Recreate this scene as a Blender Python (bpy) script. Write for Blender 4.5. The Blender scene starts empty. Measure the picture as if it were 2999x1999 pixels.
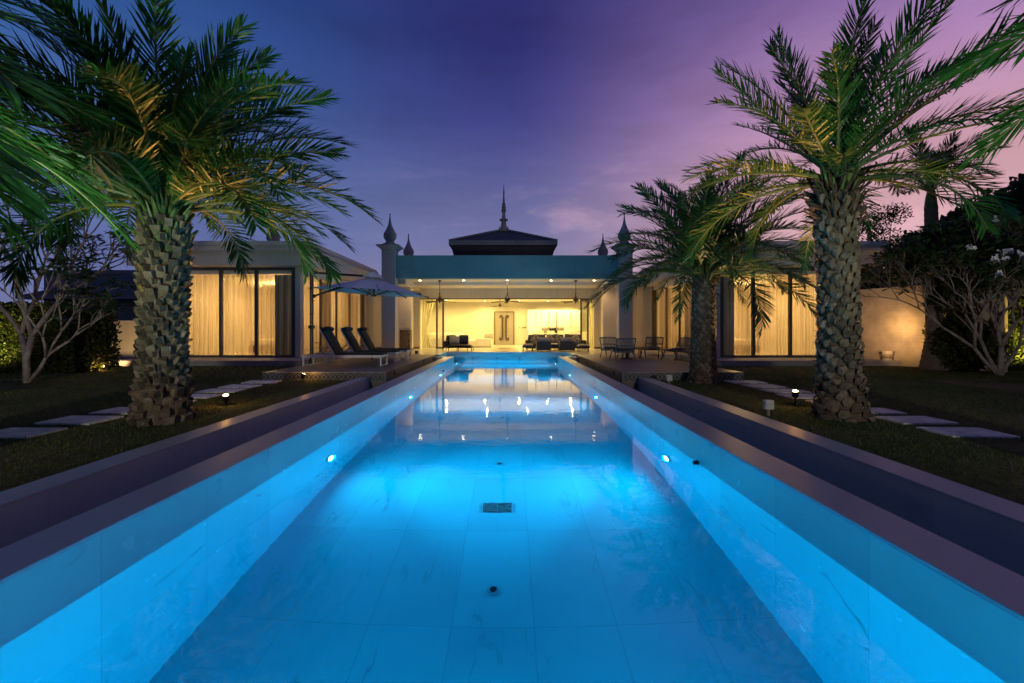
import bpy, math, random
from mathutils import Vector, Matrix, Euler
import numpy as np
R = math.radians
random.seed(7)
scene = bpy.context.scene
COL = scene.collection
pi = math.pi

# ------------------------------------------------------------------ materials
def lin(c):
    c = c / 255.0
    return c / 12.92 if c <= 0.04045 else ((c + 0.055) / 1.055) ** 2.4
def S(r, g, b): return (lin(r), lin(g), lin(b), 1.0)

class NT:
    def __init__(s, name):
        s.m = bpy.data.materials.new(name); s.m.use_nodes = True
        s.t = s.m.node_tree; s.t.nodes.clear()
        s.out = s.n('ShaderNodeOutputMaterial')
    def n(s, typ, **kw):
        nd = s.t.nodes.new(typ)
        for k, v in kw.items(): setattr(nd, k, v)
        return nd
    def l(s, a, b): s.t.links.new(a, b)
    def setv(s, sock, v):
        if hasattr(v, 'is_linked') or isinstance(v, bpy.types.NodeSocket): s.l(v, sock)
        else: sock.default_value = v
    def math(s, op, a, b=None, c=None, clamp=False):
        nd = s.n('ShaderNodeMath', operation=op); nd.use_clamp = clamp
        s.setv(nd.inputs[0], a)
        if b is not None: s.setv(nd.inputs[1], b)
        if c is not None: s.setv(nd.inputs[2], c)
        return nd.outputs[0]
    def mix(s, f, a, b, typ='MIX'):
        nd = s.n('ShaderNodeMix', data_type='RGBA', blend_type=typ)
        s.setv(nd.inputs[0], f); s.setv(nd.inputs[6], a); s.setv(nd.inputs[7], b)
        return nd.outputs[2]
    def coords(s, kind='Object', scale=(1, 1, 1), rot=(0, 0, 0), loc=(0, 0, 0)):
        tc = s.n('ShaderNodeTexCoord'); mp = s.n('ShaderNodeMapping')
        s.l(tc.outputs[kind], mp.inputs['Vector'])
        mp.inputs['Scale'].default_value = scale; mp.inputs['Rotation'].default_value = rot
        mp.inputs['Location'].default_value = loc
        return mp.outputs[0]
    def world_pos(s):
        return s.n('ShaderNodeNewGeometry').outputs['Position']
    def noise(s, vec, scale=5, detail=4, rough=.55, dist=0):
        nd = s.n('ShaderNodeTexNoise'); s.l(vec, nd.inputs['Vector'])
        nd.inputs['Scale'].default_value = scale; nd.inputs['Detail'].default_value = detail
        nd.inputs['Roughness'].default_value = rough; nd.inputs['Distortion'].default_value = dist
        return nd.outputs['Fac']
    def ramp(s, f, stops, interp='LINEAR'):
        nd = s.n('ShaderNodeValToRGB'); s.l(f, nd.inputs[0]); cr = nd.color_ramp
        cr.interpolation = interp
        while len(cr.elements) > 1: cr.elements.remove(cr.elements[-1])
        for i, (p, c) in enumerate(stops):
            e = cr.elements[0] if i == 0 else cr.elements.new(p)
            e.position = p; e.color = c if len(c) == 4 else (*c, 1)
        return nd.outputs[0]
    def bump(s, h, strength=.3, dist=.02):
        nd = s.n('ShaderNodeBump'); s.l(h, nd.inputs['Height'])
        nd.inputs['Strength'].default_value = strength; nd.inputs['Distance'].default_value = dist
        return nd.outputs[0]
    def bsdf(s, color, rough=.5, metal=0, normal=None, spec=.5, coat=0):
        p = s.n('ShaderNodeBsdfPrincipled')
        s.setv(p.inputs['Base Color'], color); s.setv(p.inputs['Roughness'], rough)
        p.inputs['Metallic'].default_value = metal
        p.inputs['Specular IOR Level'].default_value = spec
        p.inputs['Coat Weight'].default_value = coat
        if normal is not None: s.l(normal, p.inputs['Normal'])
        return p.outputs[0]
    def done(s, sh):
        s.l(sh, s.out.inputs['Surface']); return s.m

def grey(v): return (v, v, v, 1)
def rgb(r, g, b): return (r, g, b, 1)

def m_simple(name, color, rough=.5, metal=0, var=.15, scale=8, bump=.1, spec=.5, bscale=60, bdist=.004):
    t = NT(name); v = t.coords()
    n = t.noise(v, scale)
    f = t.ramp(n, [(.3, grey(1 - var)), (.7, grey(1 + var * .4))])
    c = t.mix(1.0, color, f, 'MULTIPLY')
    nb = t.noise(v, bscale, 3)
    rr = t.math('MULTIPLY_ADD', n, .2, rough - .1, clamp=True)
    return t.done(t.bsdf(c, rr, metal, t.bump(nb, bump, bdist), spec))

def m_stucco(name, color):
    t = NT(name); v = t.world_pos()
    n1 = t.noise(v, .7, 5, .6); n2 = t.noise(v, 90, 3)
    streak_v = t.n('ShaderNodeMapping'); t.l(v, streak_v.inputs[0]); streak_v.inputs['Scale'].default_value = (5, 5, .35)
    n3 = t.noise(streak_v.outputs[0], 1.5, 4, .6)
    f = t.ramp(n1, [(.3, grey(.88)), (.65, grey(1.0))])
    c = t.mix(1.0, color, f, 'MULTIPLY')
    f3 = t.ramp(n3, [(.35, grey(.9)), (.6, grey(1))])
    c = t.mix(.6, c, t.mix(1.0, c, f3, 'MULTIPLY'))
    return t.done(t.bsdf(c, .75, 0, t.bump(n2, .25, .004), .3))

def m_marble(name, base, vein, tile=(0.6, 1.2), axes='XY', rough=.2, joint=.004, vein_amt=.55, off=(0, 0)):
    t = NT(name); pos = t.world_pos()
    sx = t.n('ShaderNodeSeparateXYZ'); t.l(pos, sx.inputs[0])
    u = sx.outputs['XYZ'.index(axes[0])]; w = sx.outputs['XYZ'.index(axes[1])]
    def jt(c, size, o):
        a = t.math('MODULO', t.math('ADD', c, 60.0 * size + o), size)
        d = t.math('MINIMUM', a, t.math('SUBTRACT', size, a))
        return t.math('LESS_THAN', d, joint)
    j = t.math('MAXIMUM', jt(u, tile[0], off[0]), jt(w, tile[1], off[1]))
    # per-tile random shift of the veining
    iu = t.math('FLOOR', t.math('DIVIDE', t.math('ADD', u, 60.0 * tile[0] + off[0]), tile[0]))
    iw = t.math('FLOOR', t.math('DIVIDE', t.math('ADD', w, 60.0 * tile[1] + off[1]), tile[1]))
    cb = t.n('ShaderNodeCombineXYZ'); t.l(iu, cb.inputs[0]); t.l(iw, cb.inputs[1])
    wn = t.n('ShaderNodeTexWhiteNoise', noise_dimensions='3D'); t.l(cb.outputs[0], wn.inputs['Vector'])
    sc = t.n('ShaderNodeVectorMath', operation='SCALE'); t.l(wn.outputs['Color'], sc.inputs[0]); sc.inputs['Scale'].default_value = 9
    ad = t.n('ShaderNodeVectorMath', operation='ADD'); t.l(pos, ad.inputs[0]); t.l(sc.outputs[0], ad.inputs[1])
    mp = t.n('ShaderNodeMapping'); t.l(ad.outputs[0], mp.inputs[0])
    mp.inputs['Rotation'].default_value = (.5, .5, .6); mp.inputs['Scale'].default_value = (2.6, .55, 1.2)
    n = t.noise(mp.outputs[0], .9, 4, .55, .6)
    ridge = t.math('ABSOLUTE', t.math('SUBTRACT', n, .5))
    vn = t.ramp(ridge, [(0.0, grey(1)), (.005, grey(.7)), (.012, grey(0))])
    msk = t.ramp(t.noise(ad.outputs[0], 1.7, 2), [(.52, grey(0)), (.66, grey(1))])
    vf = t.math('MULTIPLY', t.math('MULTIPLY', vn, msk), vein_amt)
    cl = t.ramp(t.noise(ad.outputs[0], 1.1, 5), [(.3, grey(.9)), (.7, grey(1))])
    c = t.mix(1.0, base, cl, 'MULTIPLY')
    c = t.mix(t.math('MULTIPLY', wn.outputs['Value'], .1), c, vein)
    c = t.mix(vf, c, vein)
    c = t.mix(t.math('MULTIPLY', j, .25), c, vein)
    rg = t.math('MULTIPLY_ADD', t.noise(pos, 6, 3), .15, rough - .05)
    return t.done(t.bsdf(c, rg, 0, t.bump(t.math('MULTIPLY', j, -1.0), .3, .003), .5))

def m_leaf(name, c1, c2, trans=.35, rough=.4, spec=.5):
    t = NT(name)
    oi = t.n('ShaderNodeObjectInfo'); v = t.world_pos()
    n = t.noise(v, 2.5, 3)
    at = t.n('ShaderNodeAttribute', attribute_name='tint')
    f = t.math('ADD', t.math('MULTIPLY', n, .45), t.math('MULTIPLY', at.outputs['Fac'], .55))
    f = t.math('ADD', f, t.math('MULTIPLY', t.math('SUBTRACT', oi.outputs['Random'], .5), .3), clamp=True)
    c = t.mix(f, c1, c2)
    p = t.bsdf(c, rough, 0, None, spec)
    tr = t.n('ShaderNodeBsdfTranslucent'); t.l(t.mix(1.0, c, rgb(1.1, 1.3, .7), 'MULTIPLY'), tr.inputs[0])
    mx = t.n('ShaderNodeMixShader'); mx.inputs[0].default_value = trans
    t.l(p, mx.inputs[1]); t.l(tr.outputs[0], mx.inputs[2])
    return t.done(mx.outputs[0])

def m_emit(name, color, strength):
    t = NT(name); e = t.n('ShaderNodeEmission'); e.inputs[0].default_value = color; e.inputs[1].default_value = strength
    m = t.done(e.outputs[0]); m.cycles.emission_sampling = 'NONE'
    return m

def m_pane(name, tint=(1, 1, 1, 1)):
    t = NT(name)
    tr = t.n('ShaderNodeBsdfTransparent'); tr.inputs[0].default_value = tint
    gl = t.n('ShaderNodeBsdfGlossy'); gl.inputs['Roughness'].default_value = .01
    fr = t.n('ShaderNodeFresnel'); t.l(t.math('MULTIPLY_ADD', t.n('ShaderNodeNewGeometry').outputs['Backfacing'], -.8333, 1.5), fr.inputs[0])
    mx = t.n('ShaderNodeMixShader'); t.l(fr.outputs[0], mx.inputs[0])
    t.l(tr.outputs[0], mx.inputs[1]); t.l(gl.outputs[0], mx.inputs[2])
    return t.done(mx.outputs[0])

def m_sheer(name, color, transp=.28, trans=.6):
    t = NT(name); v = t.world_pos()
    mp = t.n('ShaderNodeMapping'); t.l(v, mp.inputs[0]); mp.inputs['Scale'].default_value = (5, 5, .10)
    n = t.noise(mp.outputs[0], 1.6, 4, .62)
    c = t.mix(1.0, color, t.ramp(n, [(.36, grey(.42)), (.50, grey(.8)), (.62, grey(1))]), 'MULTIPLY')  # fold shading put into the cloth colour as irregular vertical streaks
    d = t.n('ShaderNodeBsdfDiffuse'); t.l(c, d.inputs[0])
    tl = t.n('ShaderNodeBsdfTranslucent'); t.l(c, tl.inputs[0])
    m1 = t.n('ShaderNodeMixShader'); m1.inputs[0].default_value = trans
    t.l(d.outputs[0], m1.inputs[1]); t.l(tl.outputs[0], m1.inputs[2])
    tp = t.n('ShaderNodeBsdfTransparent')
    m2 = t.n('ShaderNodeMixShader'); m2.inputs[0].default_value = transp
    t.l(m1.outputs[0], m2.inputs[1]); t.l(tp.outputs[0], m2.inputs[2])
    return t.done(m2.outputs[0])

M = {}
M['stucco'] = m_stucco('white_stucco', rgb(.74, .70, .62))
M['stucco_warm'] = m_stucco('cream_stucco', rgb(.70, .64, .52))
M['interior'] = m_simple('interior_paint', rgb(.64, .60, .51), .6, var=.06, scale=2, bump=.03)
M['ceiling'] = m_simple('ceiling_paint', rgb(.82, .79, .72), .7, var=.04, scale=2, bump=.02)
M['pillar'] = m_stucco('grey_white_pillar', rgb(.50, .46, .42))
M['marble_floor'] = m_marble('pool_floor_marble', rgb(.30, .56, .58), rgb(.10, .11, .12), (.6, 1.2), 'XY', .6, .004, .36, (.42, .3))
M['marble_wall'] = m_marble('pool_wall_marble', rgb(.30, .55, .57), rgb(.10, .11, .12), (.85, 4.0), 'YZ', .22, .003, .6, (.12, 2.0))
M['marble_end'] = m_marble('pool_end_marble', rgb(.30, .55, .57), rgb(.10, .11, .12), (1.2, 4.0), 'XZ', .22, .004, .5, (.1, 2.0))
M['marble_dark'] = m_marble('kerb_marble', rgb(.45, .46, .50), rgb(.10, .10, .11), (1.2, 4.0), 'YZ', .36, .003, .6, (.4, .9))
M['coping'] = m_marble('coping_marble', rgb(.40, .41, .45), rgb(.10, .10, .10), (4.0, 1.2), 'XY', .38, .003, .35, (1.7, .1))
def m_deck():
    t = NT('terrace_tile'); pos = t.world_pos()
    br = t.n('ShaderNodeTexBrick'); t.l(pos, br.inputs['Vector'])
    br.inputs['Scale'].default_value = 1; br.inputs['Brick Width'].default_value = 1.2; br.inputs['Row Height'].default_value = .2
    br.inputs['Mortar Size'].default_value = .004; br.inputs['Mortar Smooth'].default_value = .1
    br.inputs['Color1'].default_value = rgb(.20, .155, .12); br.inputs['Color2'].default_value = rgb(.15, .115, .09); br.inputs['Mortar'].default_value = rgb(.05, .045, .04)
    mp = t.n('ShaderNodeMapping'); t.l(pos, mp.inputs[0]); mp.inputs['Scale'].default_value = (1.2, 14, 1)
    n = t.noise(mp.outputs[0], 2.2, 5, .6, .5)
    c = t.mix(1.0, br.outputs['Color'], t.ramp(n, [(.3, grey(.72)), (.7, grey(1.15))]), 'MULTIPLY')
    rr = t.math('MULTIPLY_ADD', n, .25, .28)
    return t.done(t.bsdf(c, rr, 0, t.bump(br.outputs['Fac'], -.2, .003), .5))
M['deck'] = m_deck()
M['cream_tile'] = m_marble('cream_floor_tile', rgb(.58, .53, .43), rgb(.30, .27, .22), (.8, .8), 'XY', .18, .003, .15)
def m_pattern():
    t = NT('patterned_riser_tile'); pos = t.world_pos()
    sx = t.n('ShaderNodeSeparateXYZ'); t.l(pos, sx.inputs[0])
    P = .2
    def cell(c, o):
        a = t.math('MODULO', t.math('ADD', c, 20.0 + o), P)
        return t.math('SUBTRACT', t.math('DIVIDE', a, P), .5)
    u = cell(sx.outputs[0], .0); v = cell(sx.outputs[2], .012)
    def ring(u, v, r, w):
        d = t.math('SQRT', t.math('ADD', t.math('MULTIPLY', u, u), t.math('MULTIPLY', v, v)))
        return t.math('LESS_THAN', t.math('ABSOLUTE', t.math('SUBTRACT', d, r)), w)
    r1 = ring(u, v, .30, .03); r0 = ring(u, v, .0, .12)
    au = t.math('ABSOLUTE', u); av = t.math('ABSOLUTE', v)
    dia = t.math('LESS_THAN', t.math('ABSOLUTE', t.math('SUBTRACT', t.math('ADD', au, av), .5)), .075)
    uc = t.math('SUBTRACT', .5, au); vc = t.math('SUBTRACT', .5, av)
    r2 = ring(uc, vc, .17, .03)
    base = t.mix(r1, rgb(.085, .10, .12), rgb(.24, .25, .25))
    base = t.mix(t.math('MAXIMUM', dia, r0), base, rgb(.028, .036, .055))
    base = t.mix(r2, base, rgb(.22, .23, .23))
    n = t.noise(pos, 40, 3)
    base = t.mix(1.0, base, t.ramp(n, [(.3, grey(.8)), (.7, grey(1))]), 'MULTIPLY')
    return t.done(t.bsdf(base, .35))
M['pattern'] = m_pattern()
M['trim'] = m_simple('tile_trim', rgb(.30, .29, .28), .4)
M['frame'] = m_simple('grey_aluminium', rgb(.10, .105, .115), .4, .4, var=.08)
M['bronze_frame'] = m_simple('brown_aluminium', rgb(.12, .085, .055), .45, .2, var=.08)
M['pane'] = m_pane('window_glass')
M['sheer'] = m_sheer('sheer_curtain', rgb(.80, .70, .56), .38, .6)
M['sheer_tied'] = m_sheer('tied_sheer', rgb(.80, .76, .52), .22, .55)
M['drape'] = m_sheer('beige_drape', rgb(.52, .40, .28), .0, .22)
M['drape_grey'] = m_sheer('grey_green_drape', rgb(.40, .44, .42), .0, .06)
def m_rooftile():
    t = NT('dark_roof_shingle'); pos = t.world_pos()
    sx = t.n('ShaderNodeSeparateXYZ'); t.l(pos, sx.inputs[0])
    a = t.math('MODULO', t.math('MULTIPLY', sx.outputs[2], 13.0), 1.0)
    cb = t.n('ShaderNodeCombineXYZ'); t.l(t.math('FLOOR', t.math('MULTIPLY', sx.outputs[2], 13.0)), cb.inputs[0]); t.l(t.math('FLOOR', t.math('MULTIPLY', t.math('ADD', sx.outputs[0], sx.outputs[1]), 4.0)), cb.inputs[1])
    wn = t.n('ShaderNodeTexWhiteNoise', noise_dimensions='3D'); t.l(cb.outputs[0], wn.inputs['Vector'])
    c = t.mix(wn.outputs['Value'], rgb(.035, .03, .035), rgb(.075, .065, .07))
    c = t.mix(t.math('LESS_THAN', a, .18), c, rgb(.012, .011, .012))
    return t.done(t.bsdf(c, .6, 0, t.bump(a, .6, .03)))
M['roof'] = m_rooftile()
M['roof_paint'] = m_simple('grey_fascia_paint', rgb(.30, .29, .30), .6)
M['soffit'] = m_simple('dark_timber_soffit', rgb(.055, .045, .05), .7, var=.3)
M['finial'] = m_simple('weathered_finial', rgb(.40, .37, .34), .6, var=.3, scale=5)
M['white_metal'] = m_simple('white_powder_coat', rgb(.72, .72, .72), .35, var=.05)
M['dark_metal'] = m_simple('dark_metal', rgb(.03, .03, .035), .4, .3)
M['steel'] = m_simple('brushed_steel', rgb(.45, .46, .48), .28, .9, var=.1)
M['cushion_dark'] = m_simple('charcoal_sling', rgb(.028, .025, .025), .85, var=.3, scale=20, bump=.3, bscale=300)
M['cushion_black'] = m_simple('black_fabric', rgb(.022, .024, .03), .85, var=.3, scale=14, bump=.3, bscale=300)
M['cushion_grey'] = m_simple('grey_fabric', rgb(.30, .28, .25), .85, var=.2, scale=14, bump=.3, bscale=300)
M['white_fabric'] = m_simple('white_upholstery', rgb(.74, .70, .60), .85, var=.08, scale=6, bump=.2, bscale=200)
M['blue_fabric'] = m_simple('slate_blue_fabric', rgb(.06, .075, .10), .85, var=.2, scale=12, bump=.3, bscale=300)
M['canopy'] = m_simple('canopy_fabric', rgb(.60, .64, .66), .8, var=.08, scale=3)
M['teal_metal'] = m_simple('blue_grey_rope', rgb(.10, .16, .20), .5, var=.2)
M['bronze_rope'] = m_simple('brown_grey_rope', rgb(.10, .095, .085), .55, var=.2)
M['woven'] = m_simple('woven_resin', rgb(.05, .038, .03), .6, var=.5, scale=60, bump=.5, bscale=90, bdist=.01)
M['wood_dark'] = m_simple('carved_dark_wood', rgb(.07, .03, .018), .45, var=.4, scale=14)
M['door'] = m_simple('pale_door_lacquer', rgb(.29, .255, .20), .45, var=.06)
M['cabinet'] = m_simple('white_gloss_cabinet', rgb(.80, .77, .68), .2, var=.03)
M['black_glass'] = m_simple('black_glass', rgb(.02, .02, .02), .1)
M['niche'] = m_simple('grey_stone_niche', rgb(.22, .19, .14), .4)
M['fan_metal'] = m_simple('bronze_fan', rgb(.05, .03, .018), .4, .3)
M['fan_blade'] = m_simple('walnut_blade', rgb(.05, .028, .016), .45)
M['brown_panel'] = m_simple('brown_timber', rgb(.17, .10, .055), .5, var=.3)
M['stone'] = m_simple('grey_paving_stone', rgb(.68, .66, .63), .8, var=.35, scale=9, bump=.4, bscale=40)
M['concrete'] = m_simple('concrete_slab', rgb(.34, .31, .28), .75, var=.2, scale=5, bump=.2)
M['white_plastic'] = m_simple('white_plastic', rgb(.62, .62, .62), .4)
M['bucket'] = m_simple('bucket_plastic', rgb(.55, .45, .36), .45)
M['rust_label'] = m_simple('bucket_label', rgb(.34, .24, .17), .5, var=.4, scale=20)
M['far_wall'] = m_simple('far_render', rgb(.30, .30, .33), .8)
M['bulb'] = m_emit('warm_downlight', rgb(1, .80, .45), 30)
M['bulb_garden'] = m_emit('garden_lamp_lens', rgb(1, .62, .28), 40)
M['bulb_pool'] = m_emit('pool_lamp_lens', rgb(.35, .9, 1), 26)
M['lampshade'] = m_emit('lampshade_glow', rgb(1, .62, .22), 3.0)

# ------------------------------------------------------------------ mesh tools
class MB:
    def __init__(s): s.v = []; s.f = []; s.mi = []; s.tint = []; s.cur = 0; s.t = 0.5
    def add(s, vs, fs):
        b = len(s.v); s.v += [tuple(p) for p in vs]; s.tint += [s.t] * len(vs)
        s.f += [tuple(b + i for i in f) for f in fs]; s.mi += [s.cur] * len(fs)
        return s
    def box(s, x0, x1, y0, y1, z0, z1):
        x0, x1 = min(x0, x1), max(x0, x1); y0, y1 = min(y0, y1), max(y0, y1); z0, z1 = min(z0, z1), max(z0, z1)
        v = [(x0, y0, z0), (x1, y0, z0), (x1, y1, z0), (x0, y1, z0), (x0, y0, z1), (x1, y0, z1), (x1, y1, z1), (x0, y1, z1)]
        return s.add(v, [(3, 2, 1, 0), (4, 5, 6, 7), (0, 1, 5, 4), (1, 2, 6, 5), (2, 3, 7, 6), (3, 0, 4, 7)])
    def tube(s, pts, rad, n=8, cap=True):
        pts = [Vector(p) for p in pts]
        if not hasattr(rad, '__len__'): rad = [rad] * len(pts)
        vs = []; prev = None
        for i, p in enumerate(pts):
            d = (pts[min(i + 1, len(pts) - 1)] - pts[max(i - 1, 0)]).normalized()
            if prev is None:
                a = Vector((0, 0, 1)) if abs(d.z) < .9 else Vector((1, 0, 0))
                u = d.cross(a).normalized()
            else:
                u = (prev - d * prev.dot(d)).normalized()
            prev = u; w = d.cross(u)
            for k in range(n):
                an = 2 * pi * k / n
                vs.append(p + (u * math.cos(an) + w * math.sin(an)) * rad[i])
        fs = []
        for i in range(len(pts) - 1):
            for k in range(n):
                a = i * n + k; b = i * n + (k + 1) % n
                fs.append((a, b, b + n, a + n))
        if cap:
            fs.append(tuple(range(n - 1, -1, -1))); fs.append(tuple((len(pts) - 1) * n + k for k in range(n)))
        return s.add(vs, fs)
    def bar(s, p, q, w, h=None):
        h = h or w
        p, q = Vector(p), Vector(q); d = (q - p).normalized()
        a = Vector((0, 0, 1)) if abs(d.z) < .95 else Vector((0, 1, 0))
        u = d.cross(a).normalized() * (w / 2); k = u.cross(d).normalized() * (h / 2)
        vs = [p - u - k, p + u - k, p + u + k, p - u + k, q - u - k, q + u - k, q + u + k, q - u + k]
        return s.add(vs, [(3, 2, 1, 0), (4, 5, 6, 7), (0, 1, 5, 4), (1, 2, 6, 5), (2, 3, 7, 6), (3, 0, 4, 7)])
    def lathe(s, prof, c=(0, 0, 0), n=24, square=False):
        vs = []
        for z, r in prof:
            for k in range(n):
                a = 2 * pi * (k + .5) / n
                vs.append((c[0] + r * math.cos(a), c[1] + r * math.sin(a), c[2] + z))
        fs = []
        for i in range(len(prof) - 1):
            for k in range(n):
                a = i * n + k; b = i * n + (k + 1) % n
                fs.append((a, b, b + n, a + n))
        fs.append(tuple(range(n - 1, -1, -1))); fs.append(tuple((len(prof) - 1) * n + k for k in range(n)))
        return s.add(vs, fs)
    def frustum(s, c, w0, d0, z0, w1, d1, z1):
        x, y = c
        v = [(x - w0, y - d0, z0), (x + w0, y - d0, z0), (x + w0, y + d0, z0), (x - w0, y + d0, z0),
             (x - w1, y - d1, z1), (x + w1, y - d1, z1), (x + w1, y + d1, z1), (x - w1, y + d1, z1)]
        return s.add(v, [(3, 2, 1, 0), (4, 5, 6, 7), (0, 1, 5, 4), (1, 2, 6, 5), (2, 3, 7, 6), (3, 0, 4, 7)])
    def pillow(s, c, w, d, h, rot=None, n=8, p=2.6):
        # puffed cushion: superellipse footprint, soft edge
        vs = []; fs = []
        Rm = rot or Matrix.Identity(3)
        for side in (1, -1):
            base = len(vs)
            for i in range(n + 1):
                for j in range(n + 1):
                    u = -1 + 2 * i / n; v = -1 + 2 * j / n
                    e = max(0, (1 - abs(u) ** p) * (1 - abs(v) ** p)) ** .5
                    pin = 1 - .06 * (1 - e) * (abs(u * v))
                    q = Rm @ Vector((u * w / 2 * pin, v * d / 2 * pin, side * h / 2 * (e * .9 + .1 * (e > 0))))
                    vs.append(q + Vector(c))
            for i in range(n):
                for j in range(n):
                    a = base + i * (n + 1) + j
                    q = (a, a + n + 1, a + n + 2, a + 1)
                    fs.append(q if side > 0 else q[::-1])
        return s.add(vs, fs)
    def build(s, name, mat, parent=None, smooth=False, bevel=0, origin=None, auto=False):
        me = bpy.data.meshes.new(name)
        o0 = Vector(origin) if origin is not None else Vector((0, 0, 0))
        if parent is not None:
            q = parent
            while q is not None: o0 = o0 + q.location; q = q.parent
            if origin is not None: o0 = Vector(origin)
        vs = [tuple(Vector(p) - o0) for p in s.v] if o0.length > 0 else s.v
        me.from_pydata(vs, [], s.f)
        mats = mat if isinstance(mat, (list, tuple)) else [mat]
        for m in mats: me.materials.append(m)
        if len(mats) > 1: me.polygons.foreach_set('material_index', s.mi)
        at = me.attributes.new('tint', 'FLOAT', 'POINT'); at.data.foreach_set('value', s.tint)
        if smooth: me.polygons.foreach_set('use_smooth', [True] * len(me.polygons))
        me.update()
        o = bpy.data.objects.new(name, me); COL.objects.link(o)
        if parent is not None:
            o.parent = parent
            if origin is not None:
                q = parent; pp = Vector((0, 0, 0))
                while q is not None: pp += q.location; q = q.parent
                o.location = o0 - pp
        elif origin is not None: o.location = o0
        if smooth and auto:
            m = o.modifiers.new('edges', 'EDGE_SPLIT'); m.split_angle = R(auto if auto is not True else 40)
        if bevel:
            b = o.modifiers.new('bevel', 'BEVEL'); b.width = bevel; b.segments = 2; b.limit_method = 'ANGLE'
        return o

def tag(o, label, cat, group=None):
    o['label'] = label; o['category'] = cat
    if group: o['group'] = group
    return o
def thing(name, label, cat, loc=(0, 0, 0), rotz=0, group=None):
    o = bpy.data.objects.new(name, None); COL.objects.link(o)
    o.empty_display_size = .2
    o.location = loc; o.rotation_euler = (0, 0, rotz)
    return tag(o, label, cat, group)
def struct(o, kind='structure'): o['kind'] = kind; return o
def dup(root, loc, rotz=0, label=None, group=None, scale=None):
    def cp(o, par):
        c = o.copy(); COL.objects.link(c)
        if par is not None: c.parent = par
        for ch in list(o.children): cp(ch, c)
        return c
    r = cp(root, None); r.location = loc; r.rotation_euler = (0, 0, rotz)
    if scale: r.scale = scale
    if label: r['label'] = label
    if group: r['group'] = group
    return r
def light(name, typ, loc, energy, color, size=.05, rot=None, target=None, spot=None, blend=.6):
    d = bpy.data.lights.new(name, typ); d.energy = energy; d.color = color
    if typ == 'AREA': d.shape = 'DISK'; d.size = size
    else: d.shadow_soft_size = size
    if typ == 'SPOT': d.spot_size = R(spot or 90); d.spot_blend = blend
    o = bpy.data.objects.new(name, d); COL.objects.link(o); o.location = loc
    if target is not None:
        o.rotation_euler = (Vector(target) - Vector(loc)).to_track_quat('-Z', 'Y').to_euler()
    elif rot is not None: o.rotation_euler = rot
    return o

WARM = (1.0, .70, .30)
AMBER = (1.0, .55, .20)
POOLC = (0.0, .53, .90)
LAWN = -.18
WATER = -.365
PF = -1.87            # pool floor
XL, XR = -2.18, 1.92  # pool inner faces
F = 1333.0

# ------------------------------------------------------------------ camera
cam_d = bpy.data.cameras.new('camera'); cam = bpy.data.objects.new('camera', cam_d); COL.objects.link(cam)
cam.location = (0, 0, 1.0); cam.rotation_euler = (R(90), 0, 0)
cam_d.sensor_width = 36; cam_d.lens = 16.0; cam_d.clip_start = .05; cam_d.clip_end = 3000
cam_d.shift_x = 8 / 2999; cam_d.shift_y = -36 / 2999
scene.camera = cam

# ------------------------------------------------------------------ dusk sky
w = bpy.data.worlds.new('World'); scene.world = w; w.use_nodes = True
nt = w.node_tree; nt.nodes.clear()
class WT(NT):
    def __init__(s): s.t = nt
W = WT()
wo = W.n('ShaderNodeOutputWorld'); bg = W.n('ShaderNodeBackground')
tc = W.n('ShaderNodeTexCoord')
nv = W.n('ShaderNodeVectorMath', operation='NORMALIZE'); W.l(tc.outputs['Generated'], nv.inputs[0])
sx = W.n('ShaderNodeSeparateXYZ'); W.l(nv.outputs[0], sx.inputs[0])
X, Y, Z = sx.outputs
# wispy cloud distortion of the gradient (long thin streaks, rising to the right)
mp = W.n('ShaderNodeMapping'); W.l(nv.outputs[0], mp.inputs[0]); mp.inputs['Rotation'].default_value = (0, R(14), 0); mp.inputs['Scale'].default_value = (1.1, 1.1, 4.2)
cl = W.noise(mp.outputs[0], 2.0, 6, .55, .4)
cl2 = W.noise(mp.outputs[0], 5.0, 5, .6, .3)
zz = W.math('ADD', Z, W.math('MULTIPLY', W.math('SUBTRACT', cl, .5), .10))
left = W.ramp(zz, [(0, S(112, 114, 156)), (.12, S(98, 108, 160)), (.27, S(80, 104, 158)), (.42, S(56, 90, 150)), (.55, S(38, 72, 134)), (.68, S(40, 60, 120)), (1, S(84, 94, 146))])
mid = W.ramp(zz, [(0, S(156, 146, 156)), (.10, S(130, 128, 156)), (.20, S(112, 114, 158)), (.31, S(88, 92, 146)), (.42, S(62, 65, 130)), (.53, S(44, 47, 108)), (.68, S(42, 44, 104)), (1, S(84, 94, 146))])
right = W.ramp(zz, [(0, S(228, 178, 172)), (.14, S(226, 178, 184)), (.26, S(214, 164, 180)), (.38, S(184, 140, 178)), (.52, S(138, 108, 168)), (.68, S(92, 78, 150)), (1, S(84, 94, 146))])
def mr(v, a, b):
    nd = W.n('ShaderNodeMapRange', interpolation_type='SMOOTHSTEP'); W.l(v, nd.inputs[0])
    nd.inputs[1].default_value = a; nd.inputs[2].default_value = b
    return nd.outputs[0]
c = W.mix(mr(X, -.62, -.02), left, mid)
c = W.mix(mr(X, -.02, .66), c, right)
pk = W.math('MULTIPLY', mr(Z, .40, .22), W.math('MULTIPLY', W.ramp(cl2, [(.52, grey(0)), (.72, grey(1))]), mr(X, -.5, .5)))
c = W.mix(W.math('MULTIPLY', pk, .42), c, S(206, 164, 176))
dk = W.ramp(W.math('ADD', W.math('MULTIPLY', cl, .65), W.math('MULTIPLY', cl2, .35)), [(.36, grey(.86)), (.50, grey(1.05)), (.64, grey(1.18))])
c = W.mix(1.0, c, dk, 'MULTIPLY')
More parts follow.
